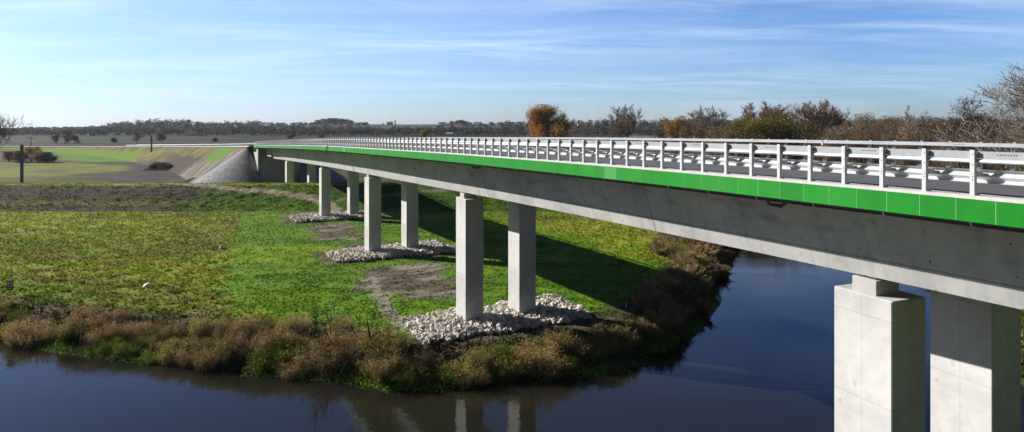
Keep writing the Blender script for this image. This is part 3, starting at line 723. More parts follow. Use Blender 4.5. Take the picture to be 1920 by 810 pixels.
# ------------------------------------------------------------------ plants
def leaves(P, size, r_, col, aspect=.45, up=.3, jitter=.25):
    """quads at points P with random orientation; col (n,3)"""
    n = len(P); d = r_.normal(size=(n, 3)); d[:, 2] += up; d /= np.linalg.norm(d, axis=1)[:, None]
    e = np.cross(d, r_.normal(size=(n, 3))); e /= np.linalg.norm(e, axis=1)[:, None] + 1e-9
    s = (size * (.6 + .8 * r_.random(n)))[:, None]; a = d * s; b = e * s * aspect
    V = np.stack([P - a * .5 - b * .15, P - b * .5, P + a * .5, P + b * .5], 1).reshape(-1, 3)
    Fq = np.arange(n * 4).reshape(n, 4)
    c = np.repeat(col * (1 + jitter * (r_.random((n, 1)) - .5) * 2), 4, 0); return V, Fq, c
def herb(seed, Rr, H, n, top, low, size=.095, spiky=False):
    """a clump of arching plume-like stems, feathery with small leaves towards their ends"""
    r_ = np.random.default_rng(seed); n = int(n * 1.5); ns = max(26, n // 60); a = r_.random(ns) * 6.283; r = Rr * np.sqrt(r_.random(ns)) * (.55 + .45 * np.sin(a * 2 + seed) ** 2)
    L = H * (.42 + 1.05 * r_.random(ns) ** 1.5) * (1 - .30 * (r / Rr) ** 2); out = .15 + .75 * r_.random(ns) * (.3 + r / Rr); oa = a + r_.normal(size=ns) * .8
    base = np.stack([np.cos(a) * r, np.sin(a) * r], 1); od = np.stack([np.cos(oa), np.sin(oa)], 1)
    m = n // ns; k = 1 - r_.random((ns, m)) ** 1.35 * .93
    P = np.zeros((ns, m, 3)); P[..., :2] = base[:, None, :] + od[:, None, :] * (out[:, None] * k ** 2 * L[:, None] * .8)[..., None]; P[..., 2] = L[:, None] * (k - .28 * out[:, None] * k ** 3)
    w = (.055 + .15 * np.sin(np.clip(k, 0, 1) * 2.6) * (1 if not spiky else .35))[..., None]; P += r_.normal(size=P.shape) * w
    P = P.reshape(-1, 3); kk = k.ravel(); tone = np.repeat(r_.random(ns), m)
    f = np.clip(kk * 1.25 - .30 + .3 * (r_.random(len(kk)) - .5), 0, 1); c = lerp(A3(low), A3(top), sst(.15, .75, f) * (.55 + .45 * tone)); c = c * (.72 + .62 * np.repeat(r_.random(ns), m))[:, None]
    d = np.zeros((ns, m, 3)); d[..., :2] = od[:, None, :] * (out[:, None] * k * 1.3)[..., None]; d[..., 2] = 1 - .8 * out[:, None] * k ** 2
    d = d.reshape(-1, 3) + r_.normal(size=(len(P), 3)) * (.55 if not spiky else .22); d /= np.linalg.norm(d, axis=1)[:, None]
    e = np.cross(d, r_.normal(size=d.shape)); e /= np.linalg.norm(e, axis=1)[:, None] + 1e-9; sz = (size * (.6 + .9 * r_.random(len(P))))[:, None]; asp = .40 if not spiky else .14
    V = np.stack([P - d * sz * .5, P - e * sz * asp * .6, P + d * sz * .6, P + e * sz * asp * .6], 1).reshape(-1, 3); Fq = np.arange(len(P) * 4).reshape(-1, 4); cc = np.repeat(c, 4, 0)
    tp = base + od * (out * L * .8)[:, None]; T_ = np.concatenate([tp, (L * (1 - .28 * out))[:, None]], 1); B = np.concatenate([base, np.full((ns, 1), -.3)], 1); mid = (T_ + B) / 2; mid[:, :2] -= (tp - base) * .22; ee = np.array([.012, .006, 0])
    Vs = np.stack([B - ee, B + ee, mid + ee, mid - ee, mid - ee, mid + ee, T_ + ee * .4, T_ - ee * .4], 1).reshape(-1, 3)
    n0 = len(V); V = np.concatenate([V, Vs]); Fq = np.concatenate([Fq, np.arange(ns * 8).reshape(-1, 4) + n0]); cc = np.concatenate([cc, np.tile(A3(top) * .7, (ns * 8, 1))])
    return mesh('bank_shrub', V, Fq, 'foliage', cc)
PINK, OCH, GRN, DRK, YLO = (.40, .265, .135), (.40, .31, .10), (.17, .20, .028), (.22, .15, .08), (.24, .24, .045)
HERB = {'pink': [herb(11 + i, 1.35, 1.35, 4200, PINK, (.12, .11, .035)) for i in range(4)],
        'ochre': [herb(21 + i, 1.25, 1.3, 3800, OCH, (.09, .10, .028)) for i in range(2)],
        'green': [herb(31 + i, 1.2, .95, 3600, GRN, (.055, .095, .016), .095) for i in range(2)],
        'dark': [herb(41 + i, 1.3, 1.25, 3600, DRK, (.055, .045, .025)) for i in range(2)],
        'reed': [herb(51 + i, 1.25, 1.6, 4200, (.33, .235, .12), (.15, .12, .05), .30, True) for i in range(2)],
        'bright': [herb(61, 1.0, .42, 1200, (.12, .22, .02), (.06, .13, .012), .11)]}
HN = {'pink': 'pinkish brown dry', 'ochre': 'ochre and olive dry', 'green': 'low olive green', 'dark': 'dark brown', 'reed': 'straw coloured reedy', 'bright': 'bright green low'}
bank = np.array(BANK_A)
cum = np.concatenate([[0], np.cumsum(np.hypot(*np.diff(bank, axis=0).T))])
i0 = [i for i, p in enumerate(BANK_A) if p == (-62, 62)][0]; i1 = [i for i, p in enumerate(BANK_A) if p == (45, 117)][0]
def bank_pt(d):
    x = np.interp(d, cum, bank[:, 0]); y = np.interp(d, cum, bank[:, 1]); x2 = np.interp(d + .5, cum, bank[:, 0]); y2 = np.interp(d + .5, cum, bank[:, 1])
    t = np.array([x2 - x, y2 - y]); t /= np.hypot(*t); return np.array([x, y]), np.array([-t[1], t[0]])
rs = random.Random(4)
def put_herb(kind, x, y, sc_, where, zoff=-.12):
    me = rs.choice(HERB[kind]); o = obj('bank_shrub', me, None, loc=(x, y, gz(x, y) + zoff), rz=rs.random() * 6.28)
    s = sc_ * rs.uniform(.85, 1.15); o.scale = (s * rs.uniform(.9, 1.25), s * rs.uniform(.9, 1.15), s * rs.uniform(.8, 1.2))
    tag(o, f'{HN[kind]} shrub {where}', 'shrub', f'{HN[kind]} shrubs {where}'); return o
def where(x, y):  # short place names used in the labels
    if x < -22: return 'on the bank left of the bare saplings'
    if x < -9: return 'on the bank round the bare saplings'
    if x < 9: return 'on the bank below the nearest stone apron'
    if y < 76: return 'on the shaded bank behind the stone apron'
    return 'at the far end of the grassy bank'
d = cum[i0]
while d < cum[i1]:
    p, nrm = bank_pt(d); x = p[0]
    # the outward normal pointing to the land side
    if river_sd(np.array([p[0] + nrm[0] * 2]), np.array([p[1] + nrm[1] * 2]))[0] < 0: nrm = -nrm
    if p[1] < 58 and x < 9: wd = np.interp(x, [-45, -30, -18, -9, 0], [3.0, 4.6, 5.4, 4.6, 3.4])
    else: wd = 4.2 if p[1] < 60 else 5.6
    if p[1] > 82: wd = 9.5
    rows = max(2, int(wd / 1.2))
    for r in range(rows):
        off = .6 + r * 1.25 + rs.uniform(-.5, .5)
        if rs.random() < .10: continue
        q = p + nrm * off + np.array([rs.uniform(-.5, .5), rs.uniform(-.5, .5)])
        if river_sd(np.array([q[0]]), np.array([q[1]]))[0] < .5: continue
        s_, q_ = sq(q[0], q[1])
        if 31.6 < s_ < 43 and 15.8 < q_ < 33.5: continue
        u = rs.random()
        if x < -9: k = 'pink' if u < .40 else 'ochre' if u < .66 else 'green' if u < .82 else 'dark'
        elif x < 9 and p[1] < 58: k = 'ochre' if u < .35 else 'dark' if u < .6 else 'green' if u < .85 else 'pink'
        elif p[1] < 84: k = 'reed' if u < .55 else 'ochre' if u < .85 else 'dark'
        else: k = 'reed' if u < .6 else 'ochre' if u < .8 else 'pink'
        if r == 0 and u > .62: k = 'green'
        sc_ = (rs.uniform(.72, 1.18) if r < rows - 1 else .7) if x < -9 else .9 if x < 9 and p[1] < 58 else .9
        put_herb(k, float(q[0]), float(q[1]), sc_, where(q[0], q[1]))
    d += 1.62 if p[1] < 60 else 2.2
# bright green waterside plants in the shallows: uncountable fringe
def fringe():
    r_ = np.random.default_rng(5); n = 26000; dd = cum[i0] + (cum[i1] - cum[i0]) * r_.random(n); P = np.stack([np.interp(dd, cum, bank[:, 0]), np.interp(dd, cum, bank[:, 1])], 1)
    k = fbm(dd / 5, dd * 0, 3, 301); m = k > .41; P = P[m]; dd = dd[m]; n = len(P)
    P = P + r_.normal(size=(n, 2)) * .42; sd = river_sd(P[:, 0], P[:, 1]); m = (sd > -.75) & (sd < 1.3); P = P[m]; sd = sd[m]
    z = np.maximum(height(P[:, 0], P[:, 1], sd, False), WZ) + .05 + .32 * r_.random(len(P)) * sst(-.8, .2, sd)
    g = vn(P[:, 0] / 2, P[:, 1] / 2, 302)
    c = lerp(A3((.15, .30, .018)), A3((.08, .14, .02)), sst(.3, .7, g)); c = lerp(c, A3((.13, .11, .04)), sst(.72, .8, r_.random(len(P))) * .8)
    V, Fq, cc = leaves(np.stack([P[:, 0], P[:, 1], z], 1), np.full(len(P), .17), r_, c, .5, .2)
    tag(obj('waterside_plants', mesh('waterside_plants', V, Fq, 'foliage', cc)), 'bright green waterside plants along the river edge', 'waterside plants', kind='stuff')
fringe()
# meadow grass: tufts over the near meadow
def meadow():
    r_ = np.random.default_rng(8); n = 330000; Y = 46 + 106 * r_.random(n) ** 1.25; X = (-1.15 + 1.95 * r_.random(n)) * Y
    sd = river_sd(X, Y); s, q = sq(X, Y); m = (sd > .7)
    for a, b in ((34.3, 41.7), (67, 74.9), (102.8, 111)): m &= ~((s > a) & (s < b) & (q > 16.4) & (q < 32.4))
    clump = fbm(X / 1.5, Y / 1.1, 3, 21); lm = lush_mask(s, q); m &= (r_.random(n) < .25 + .9 * sst(.42, .62, clump)) ; X, Y, sd, s, q, lm = X[m], Y[m], sd[m], s[m], q[m], lm[m]
    gcol = ground_colour(X, Y, sd); soil = gcol[:, 0] > gcol[:, 1] * 1.08; k = ~soil | (r_.random(len(X)) < .34) | (sd < 4); X, Y, sd, gcol, lm = X[k], Y[k], sd[k], gcol[k], lm[k]; n = len(X)
    z = height(X, Y, sd, True); H = (.10 + .20 * r_.random(n) ** 2) * (1 + .9 * (sd < 4)) * (1 - .45 * lm); ang = r_.random(n) * 6.28
    c = gcol * (.95 + .45 * r_.random((n, 1))); dry = r_.random(n) < .10 * (1 - lm); c[dry] = A3((.22, .17, .07))
    W = (.06 + .08 * r_.random(n)); dx, dy = np.cos(ang) * W, np.sin(ang) * W; lx, ly = r_.normal(size=n) * .06 + .02, r_.normal(size=n) * .06
    V = np.stack([np.stack([X - dx, Y - dy, z - .02], 1), np.stack([X + dx, Y + dy, z - .02], 1), np.stack([X + dx * .5 + lx, Y + dy * .5 + ly, z + H], 1), np.stack([X - dx * .6 + lx, Y - dy * .6 + ly, z + H * .9], 1)], 1).reshape(-1, 3)
    tag(obj('meadow_grass', mesh('meadow_grass', V, np.arange(n * 4).reshape(n, 4), 'foliage', np.repeat(c, 4, 0))), 'green and olive meadow grass on the flood plain', 'grass', kind='stuff')
meadow()

# ---- trees
def skeleton(seed, H, trunk_r, spread, fork=.28, lv=4, nb=(8, 6, 5, 4), up=.35, wob=.14, lean=(0, 0), stems=1, rmin=.02, ratio=.55):
    r_ = np.random.default_rng(seed); seg = []; tips = []
    def br(p, d, L, r, l):
        n = 6 if l == 0 else 4 if l < 3 else 3; pts = [p]; rad = [r]; d = d / np.linalg.norm(d)
        for i in range(n):
            d = d + r_.normal(size=3) * wob * (.5 if l == 0 else 1.); d[2] += up * .12 * (1 if l else .5); d /= np.linalg.norm(d)
            p = p + d * L / n; pts.append(p); rad.append(max(rmin, r * (1 - .75 * (i + 1) / n)))
        seg.append((np.array(pts), np.array(rad), l))
        if l >= lv - 1: tips.append(pts[-1]); tips.append(pts[-2]); return
        k = nb[min(l, len(nb) - 1)]
        for j in range(k):
            t = (fork if l == 0 else .25) + (1 - (fork if l == 0 else .25)) * (j + r_.random()) / k; i = min(int(t * n), n - 1); b = pts[i] + (pts[i + 1] - pts[i]) * (t * n - i)
            dl = pts[i + 1] - pts[i]; dl /= np.linalg.norm(dl); o = np.cross(dl, r_.normal(size=3)); o /= np.linalg.norm(o)
            nd = dl * (1 - spread * .6) + o * spread * (.8 + .4 * r_.random()); nd[2] += up * .4
            br(b, nd, L * (ratio[min(l, len(ratio) - 1)] if isinstance(ratio, tuple) else ratio) * (.75 + .5 * r_.random()) * (1.15 - .5 * t if l == 0 else 1), max(rmin, r * (1 - .75 * t) * .62), l + 1)
    for k in range(stems):
        a = 6.28 * k / max(stems, 1) + seed; off = np.array([math.cos(a), math.sin(a), 0]) * (.35 if stems > 1 else 0)
        br(off + np.array([0, 0, -.4]), np.array([lean[0] + off[0] * .5, lean[1] + off[1] * .5, 1.]), H * (.80 if lv > 2 else .9), trunk_r, 0)
    return seg, np.array(tips)
def tubes(seg):
    V = []; Q = []; n = 0
    for pts, rad, l in seg:
        k = 8 if l == 0 else 5 if l == 1 else 3; m = len(pts); d = np.gradient(pts, axis=0); d /= np.linalg.norm(d, axis=1)[:, None] + 1e-9
        a = np.cross(d, np.array([.31, .17, .93]) if abs(d[0][2]) < .9 else np.array([1., .1, 0])); a /= np.linalg.norm(a, axis=1)[:, None] + 1e-9; b = np.cross(d, a); t = np.arange(k) * 2 * math.pi / k
        V.append((pts[:, None, :] + rad[:, None, None] * (a[:, None, :] * np.cos(t)[None, :, None] + b[:, None, :] * np.sin(t)[None, :, None])).reshape(-1, 3))
        i = np.arange(m - 1)[:, None] * k; j = np.arange(k)[None, :]; jn = (j + 1) % k; Q.append((np.stack([i + j, i + jn, i + k + jn, i + k + j], -1) + n).reshape(-1, 4)); n += m * k
    return np.concatenate(V), np.concatenate(Q)
def tree_meshes(name, seed, H, tr, spread, bark, leaf=None, nleaf=0, lsize=.3, lspread=.8, **k):
    seg, tips = skeleton(seed, H, tr, spread, **k)
    zmax = max(s[0][:, 2].max() for s in seg); f = H / zmax
    seg = [(p * np.array([1, 1, f]), r, l) for p, r, l in seg]; tips = tips * np.array([1, 1, f])
    tk = [s for s in seg if s[2] <= 0]; cr = [s for s in seg if s[2] > 0]
    V, Q = tubes(tk); tm = mesh(name + '_trunk', V, Q, bark, smooth=True)
    V, Q = tubes(cr) if cr else (np.zeros((0, 3)), np.zeros((0, 4), int)); c = np.tile(A3((1, 1, 1)), (len(V), 1)); mi = np.zeros(len(Q), int); mats = [bark]
    if nleaf:
        r_ = np.random.default_rng(seed + 99); ix = r_.integers(0, len(tips), nleaf); P = tips[ix] + r_.normal(size=(nleaf, 3)) * lspread
        P[:, 2] = np.minimum(P[:, 2], H * 1.02); P = P[P[:, 2] > .3]; g = vn(P[:, 0] / 1.6 + 20, P[:, 2] / 1.6 + P[:, 1] / 2.5 + 20, seed)
        col = lerp(A3(leaf[0]), A3(leaf[1]), sst(.3, .7, g)); V2, Q2, c2 = leaves(P, np.full(len(P), lsize), r_, col, .6, .2)
        Q = np.concatenate([Q, Q2 + len(V)]); V = np.concatenate([V, V2]); c = np.concatenate([c, c2]); mi = np.concatenate([mi, np.ones(len(Q2), int)]); mats = [bark, 'foliage']
    cm = mesh(name + '_crown', V, Q, mats, c, None, False, mi)
    return tm, cm
def place_tree(name, ms, x, y, label, cat='tree', group=None, rz=0., sc_=1., z=None, sx=1.):
    root = empty(name, (x, y, (gz(x, y) if z is None else z)), rz); root.scale = (sc_ * sx, sc_ * sx, sc_); obj('trunk', ms[0], root); obj('crown', ms[1], root)
    return tag(root, label, cat, group)
def at(px, Y, ytop=None):
    X = (px - 960) * Y / F; h = None if ytop is None else CH + (YH - ytop) * Y / F - gz(X, Y); return X, h
ORG = ((.34, .17, .025), (.25, .14, .03)); OLI = ((.13, .12, .028), (.19, .15, .035)); RED = ((.19, .10, .06), (.15, .085, .05)); DGR = ((.028, .042, .022), (.045, .055, .025)); BRN = ((.17, .115, .065), (.135, .095, .06))
def one(name, px, Y, ytop, label, bark='bark_grey', seed=1, spread=.55, tr=.35, leaf=None, nleaf=0, rz=0., sx=1., cat='tree', group=None, **k):
    X, h = at(px, Y, ytop); ms = tree_meshes(name, seed, h, tr, spread, bark, leaf, nleaf, **k); return place_tree(name, ms, X, Y, label, cat, group, rz, sx=sx)
# big bare tree at the right edge and its neighbours
one('bare_tree', 1896, 112, 84, 'huge bare spreading tree at the right edge of the picture behind the bridge rail', seed=3, sx=1.35, spread=.70, tr=.60, fork=.30, nb=(11, 10, 8, 8), lv=5, rmin=.026, up=.75, wob=.12, ratio=(.80, .42, .42, .45))
one('bare_tree', 1806, 150, 176, 'gnarled bare tree with a dark crooked trunk left of the huge bare tree', 'bark_dark', seed=15, spread=.80, tr=.42, fork=.50, nb=(10, 7, 6, 6), lv=5, rmin=.035, up=.3, wob=.19, lean=(.06, 0), ratio=(.55, .45, .45, .5))
one('bare_tree', 1716, 200, 196, 'slim bare tree with a pale trunk standing alone before the hazy ridge', 'bark_pale', seed=22, spread=.50, tr=.22, fork=.45, nb=(14, 6, 6, 5), lv=5, rmin=.04, ratio=(.38, .42, .45, .5), up=.8, wob=.1, sx=.8)
one('bare_tree', 1566, 220, 203, 'pale bare tree at the right end of the reddish crowned row', 'bark_pale', seed=31, spread=.6, tr=.30, fork=.4, nb=(12, 7, 6, 6), lv=5, rmin=.042, ratio=(.50, .42, .45, .5), up=.6, wob=.12)
for k, (px, yt, lb) in enumerate([(1427, 190, 'leftmost'), (1470, 186, 'second'), (1516, 186, 'third'), (1540, 200, 'rightmost and smallest')]):
    one('reddish_tree', px, 222 + 3 * k, yt, f'{lb} of the four upright reddish brown crowned trees', 'bark_red', seed=40 + k, spread=.55, tr=.28, fork=.42, nb=(11, 9, 7, 6), lv=5, rmin=.040, ratio=(.56, .42, .45, .5), up=.8, wob=.12, sx=1.2, leaf=RED, nleaf=3800, lsize=.25, lspread=.3)
for k, (px, yt, lb) in enumerate([(1315, 195, 'left'), (1349, 198, 'middle'), (1372, 212, 'right')]):
    one('bare_tree', px, 262 - 6 * k, yt, f'{lb} tree of the grey bare trio between the orange willow and the olive bushes', 'bark_grey', seed=50 + k, spread=.64, tr=.26, fork=.34, nb=(12, 7, 6, 5), lv=5, rmin=.042, ratio=(.48, .42, .45, .5), up=.8, wob=.12, sx=1.2)
one('bare_tree', 1164, 285, 197, 'left of the two bare trees rising close together behind the middle of the rail', 'bark_grey', seed=60, spread=.62, tr=.26, fork=.34, nb=(12, 7, 6, 5), lv=5, rmin=.042, ratio=(.48, .42, .45, .5), up=.8, wob=.12, sx=1.2)
one('bare_tree', 1182, 280, 195, 'right of the two bare trees rising close together behind the middle of the rail', 'bark_grey', seed=62, spread=.66, tr=.30, fork=.34, nb=(12, 7, 6, 5), lv=5, rmin=.042, ratio=(.48, .42, .45, .5), up=.8, wob=.12, sx=1.2)
one('orange_tree', 1030, 280, 198, 'large round tree with bright orange leaves rising behind the bridge rail', 'bark_dark', seed=70, spread=.6, tr=.4, fork=.12, nb=(14, 7, 5), lv=4, leaf=ORG, nleaf=22000, lsize=.42, lspread=.8, ratio=.40, rmin=.04, sx=1.55)
one('brown_tree', 1056, 290, 211, 'darker olive brown tree right beside the large orange tree', 'bark_dark', seed=71, spread=.5, tr=.3, fork=.15, nb=(12, 6, 5), leaf=OLI, nleaf=4500, lsize=.34, lspread=.6, ratio=.28, rmin=.04)
one('orange_tree', 1271, 262, 219, 'smaller orange willow left of the bare trio', 'bark_dark', seed=73, spread=.6, tr=.3, fork=.1, nb=(12, 7, 5), leaf=((.32, .17, .03), (.24, .14, .035)), nleaf=11000, lsize=.4, lspread=.7, ratio=.36, rmin=.04, sx=1.4)
one('yellow_bush', 797, 480, 241, 'yellowish green bush in the fields behind the middle distance of the rail', 'bark_dark', seed=75, spread=.6, tr=.25, fork=.08, nb=(10, 6, 5), leaf=((.23, .20, .03), (.16, .15, .03)), nleaf=5000, lsize=.5, lspread=.8, ratio=.4, rmin=.05, cat='bush')
for k, (px, yt, Y, lb) in enumerate([(1382, 224, 182, 'leftmost'), (1412, 215, 180, 'tallest'), (1452, 222, 181, 'broad middle'), (1496, 219, 178, 'right')]):
    one('olive_willow', px, Y, yt, f'{lb} olive yellow willow below the reddish crowned trees', 'bark_dark', seed=80 + k, spread=.65, tr=.3, fork=.1, nb=(12, 7, 5), leaf=((.10, .095, .018), (.19, .155, .025)), nleaf=8000, lsize=.30, lspread=.7, ratio=.42, rmin=.03, sx=1.35)
one('yellow_bush', 1908, 96, 236, 'bush with golden yellow leaves at the foot of the huge bare tree', 'bark_dark', seed=90, spread=.7, tr=.22, fork=.08, nb=(11, 7, 5), leaf=((.30, .21, .04), (.20, .15, .04)), nleaf=3600, lsize=.2, lspread=.7, ratio=.34, rmin=.02, cat='bush')
# left side
one('bare_tree', -18, 170, 196, 'bare branching tree cut by the left edge of the picture', 'bark_grey', seed=95, spread=.7, tr=.3, fork=.45, nb=(9, 6, 5, 5), lv=5, rmin=.03, ratio=.55, up=1.2, wob=.12)
for k, (px, Y, yt, lb, leaf, nl) in enumerate([(16, 290, 285, 'dark brown bush at the left edge beyond the dike', BRN, 2600), (37, 286, 283, 'reddish brown bush behind the twin leg pole', RED, 2600), (57, 288, 276, 'golden orange bush right of the twin leg pole', ((.34, .2, .03), (.26, .13, .03)), 2200),
        (72, 283, 288, 'small amber bush in the clump beyond the dike', ((.27, .14, .04), (.2, .11, .04)), 1500), (88, 284, 286, 'round dark purple brown bush at the right end of the clump beyond the dike', ((.06, .045, .035), (.085, .06, .045)), 3600),
        (104, 540, 252, 'dark bush left of the tall olive tree beside the far road', BRN, 2200), (121, 535, 243, 'tall olive green tree beyond the far road', OLI, 3600), (140, 530, 252, 'low dark bush right of the tall olive tree', ((.06, .05, .045), (.08, .065, .05)), 1800),
        (213, 560, 258.5, 'small round dark bush alone in the striped fields', ((.055, .045, .04), (.075, .06, .05)), 1500), (256, 560, 247, 'olive crowned tree left of the far twin leg pole', OLI, 2600), (303, 560, 247.5, 'orange brown crowned tree right of the far twin leg pole', ((.17, .11, .045), (.11, .09, .04)), 2800),
        (404, 590, 258.5, 'tiny round bush in the fields above the embankment', ((.06, .06, .04), (.08, .07, .04)), 1200), (548, 600, 246, 'rusty bush above the far end of the bridge rail', ((.13, .08, .045), (.10, .085, .05)), 2600), (602, 600, 249, 'dark bush above the bridge rail beyond the hanging worker', ((.09, .085, .05), (.07, .07, .04)), 1600)]):
    one('field_bush' if 'bush' in lb else 'field_tree', px, Y, yt, lb, 'bark_dark', seed=100 + k, spread=.8, tr=.2, fork=.08, nb=(9, 6), lv=3, leaf=leaf, nleaf=nl, lsize=.5 if Y > 400 else .34, lspread=.6 if Y > 400 else .5, ratio=.5, rmin=.05, sx=1.5 if Y < 400 else 1.15, cat='bush' if 'bush' in lb else 'tree')
# brown scrub wood on the right: individual trees from a few prototypes
SCR = [tree_meshes('scrub', 200 + i, 15., .2, .55, 'bark_red' if i % 2 else 'bark_grey', (BRN, ((.21, .135, .07), (.18, .13, .065)), ((.155, .13, .08), (.20, .155, .09)), ((.14, .095, .065), (.19, .13, .08)))[i % 4], 3200, .30, 1.0, fork=.1, nb=(10, 7, 5), lv=4, ratio=.38, rmin=.035, up=.5) for i in range(6)]
rs = random.Random(11); k = 0
SCL = ['rusty brown', 'sandy brown', 'greyish brown', 'dark brown', 'purple brown', 'dull ochre']
def scrub(px, Y, yt):
    X, h = at(px, Y, yt)
    if river_sd(np.array([X]), np.array([Y]))[0] < 3: return
    i = rs.randrange(6); place_tree('scrub_tree', SCR[i], X, Y, f'{SCL[i]} half bare tree in the scrub wood behind the right part of the bridge', 'tree', f'{SCL[i]} scrub trees behind the bridge', rs.random() * 6.28, h / 15., sx=rs.uniform(.8, 1.3))
for px in range(1245, 2120, 17): scrub(px + rs.uniform(-8, 8), rs.uniform(235, 300), rs.uniform(228, 240) if px < 1560 else rs.uniform(222, 233))
for px in range(1330, 2200, 26): scrub(px + rs.uniform(-10, 10), rs.uniform(180, 225), rs.uniform(236, 252) if px < 1560 else rs.uniform(228, 245))
for px in range(1500, 2300, 40): scrub(px + rs.uniform(-10, 10), rs.uniform(165, 180), rs.uniform(240, 262))
for px, yt in ((1600, 216), (1640, 214), (1662, 219), (1690, 222), (1745, 221), (1840, 214), (1868, 222)): scrub(px, rs.uniform(250, 300), yt)
# right bank seen through the gap between the nearest columns
for k in range(26):
    t = k / 25; x = np.interp(t, [0, .3, .6, 1], [62, 52, 42, 40]) + rs.uniform(1, 5); y = np.interp(t, [0, .3, .6, 1], [92, 78, 60, 44]) + rs.uniform(-1.5, 1.5)
    put_herb(rs.choice(['ochre', 'green', 'reed']), float(x), float(y), 1.3, 'on the right bank beyond the piers')
# bare saplings and a leaning branch on the near bank
one('bare_sapling', 622, 51.4, 560, 'slender bare sapling on the bank with thin upright stems', 'bark_dark', seed=301, spread=.62, tr=.07, fork=.3, nb=(5, 3, 3), lv=4, rmin=.018, ratio=.42, stems=3, lean=(-.3, 0), wob=.13, up=.12)
one('bare_sapling', 700, 50.0, 572, 'dark bare sapling with crooked branches on the bank left of the stone apron', 'bark_dark', seed=305, spread=.95, tr=.14, fork=.12, nb=(6, 4, 3), lv=4, rmin=.022, ratio=.60, lean=(-.25, 0), wob=.17, up=.05)
one('bare_sapling', 560, 51.4, 640, 'low bare branch leaning over the bank towards the left', 'bark_dark', seed=309, spread=.6, tr=.10, fork=.2, nb=(6, 4, 3), lv=4, rmin=.015, ratio=.5, lean=(-1.4, .3), wob=.18)
one('bare_sapling', 1146, 58.5, 584, 'small dark bare bush at the right end of the stone apron', 'bark_dark', seed=312, spread=.6, tr=.05, fork=.1, nb=(7, 5, 4), lv=4, rmin=.014, ratio=.5)

# far woodland: one uncountable mass on the plain edge and up the hillside
TOP = [(-700, 240), (-300, 242), (0, 244), (40, 243), (60, 236), (90, 243), (120, 240), (150, 236), (180, 237), (205, 230), (240, 225), (270, 222), (340, 221), (360, 224), (380, 228), (430, 226), (450, 227), (480, 225), (492, 229), (540, 231), (600, 229), (650, 231), (690, 235), (760, 235), (800, 238), (845, 233), (890, 233), (930, 235), (950, 226), (1000, 223), (1100, 221), (1180, 223), (1260, 221), (1400, 222), (1560, 221), (1640, 224), (1700, 217), (1900, 217), (2400, 216), (2900, 216)]
WOODC = [A3(c) * .72 for c in [(.075, .062, .050), (.060, .058, .040), (.085, .060, .048), (.040, .050, .030), (.11, .085, .055), (.10, .065, .045), (.055, .05, .05), (.07, .072, .04), (.20, .105, .035), (.028, .042, .026)]]
def woodland():
    r_ = np.random.default_rng(77); Vs = []; Qs = []; Cs = []; n0 = 0
    def tree(X, Y, z, h, w, col, n):
        nonlocal n0
        a = r_.normal(size=(n, 3)); a /= np.linalg.norm(a, axis=1)[:, None]; rad = r_.random((n, 1)) ** .33
        lob = .8 + .5 * vn(a[:, 0] * 2 + X, a[:, 2] * 2 + Y, 3)[:, None]
        P = a * rad * lob * np.array([w / 2, w / 2, h * .42]) + np.array([X, Y, z + h * .55])
        V, Q, c = leaves(P, np.full(n, 1.5 + w * .09), r_, np.tile(col, (n, 1)), .7, .2, .3); Vs.append(V); Qs.append(Q + n0); Cs.append(c); n0 += len(V)
        V = np.array([(X - .25, Y, z - .5), (X + .25, Y, z - .5), (X + .12, Y, z + h * .7), (X - .12, Y, z + h * .7)]); Vs.append(V); Qs.append(np.arange(4)[None] + n0); Cs.append(np.tile(A3((.05, .04, .035)), (4, 1))); n0 += 4
    tx = [a for a, b in TOP]; ty = [b for a, b in TOP]
    # belt along the foot of the hill
    px = -260.
    while px < 2250:
        for r in range(2):
            Y = 880 + 45 * r + r_.uniform(-18, 18); x = px + r_.uniform(-6, 6); X = (x - 960) * Y / F; z = gz(X, Y)
            yt = max(np.interp(x, tx, ty) + 3, 239 + r_.uniform(-3, 5)) if x < 500 or x > 950 else 239 + r_.uniform(-2.5, 4) ; h = CH + (YH - yt) * Y / F - z
            tree(X, Y, z, max(h, 5), r_.uniform(7, 13), WOODC[r_.choice(10, p=[.13, .11, .12, .11, .12, .1, .08, .09, .09, .05])], 75)
        px += 8.0 if px < 490 or px > 950 else 5.5
    # slope woods left and right
    for lo, hi, st in ((-260, 500, 6.0), (500, 690, 9.0), (825, 945, 10.0), (945, 2250, 7.5)):
        px = lo
        while px < hi:
            for Y in (1010, 1130, 1260, 1400):
                Yj = Y + r_.uniform(-50, 50); x = px + r_.uniform(-6, 6); X = (x - 960) * Yj / F; z = gz(X, Yj); yt = np.interp(x, tx, ty) + r_.uniform(-1.5, 4.5) + (1400 - Y) / 390 * 7
                h = CH + (YH - yt) * Yj / F - z; h = float(np.clip(h, 5, 24)); tree(X, Yj, z, h, r_.uniform(8, 15), WOODC[r_.choice(10, p=[.14, .11, .12, .15, .09, .08, .08, .08, .07, .08])], 60)
            px += st
    tag(obj('far_woodland', mesh('far_woodland', np.concatenate(Vs), np.concatenate(Qs), 'foliage', np.concatenate(Cs))), 'brown and dark green woodland along the horizon', 'woodland', kind='stuff')
woodland()
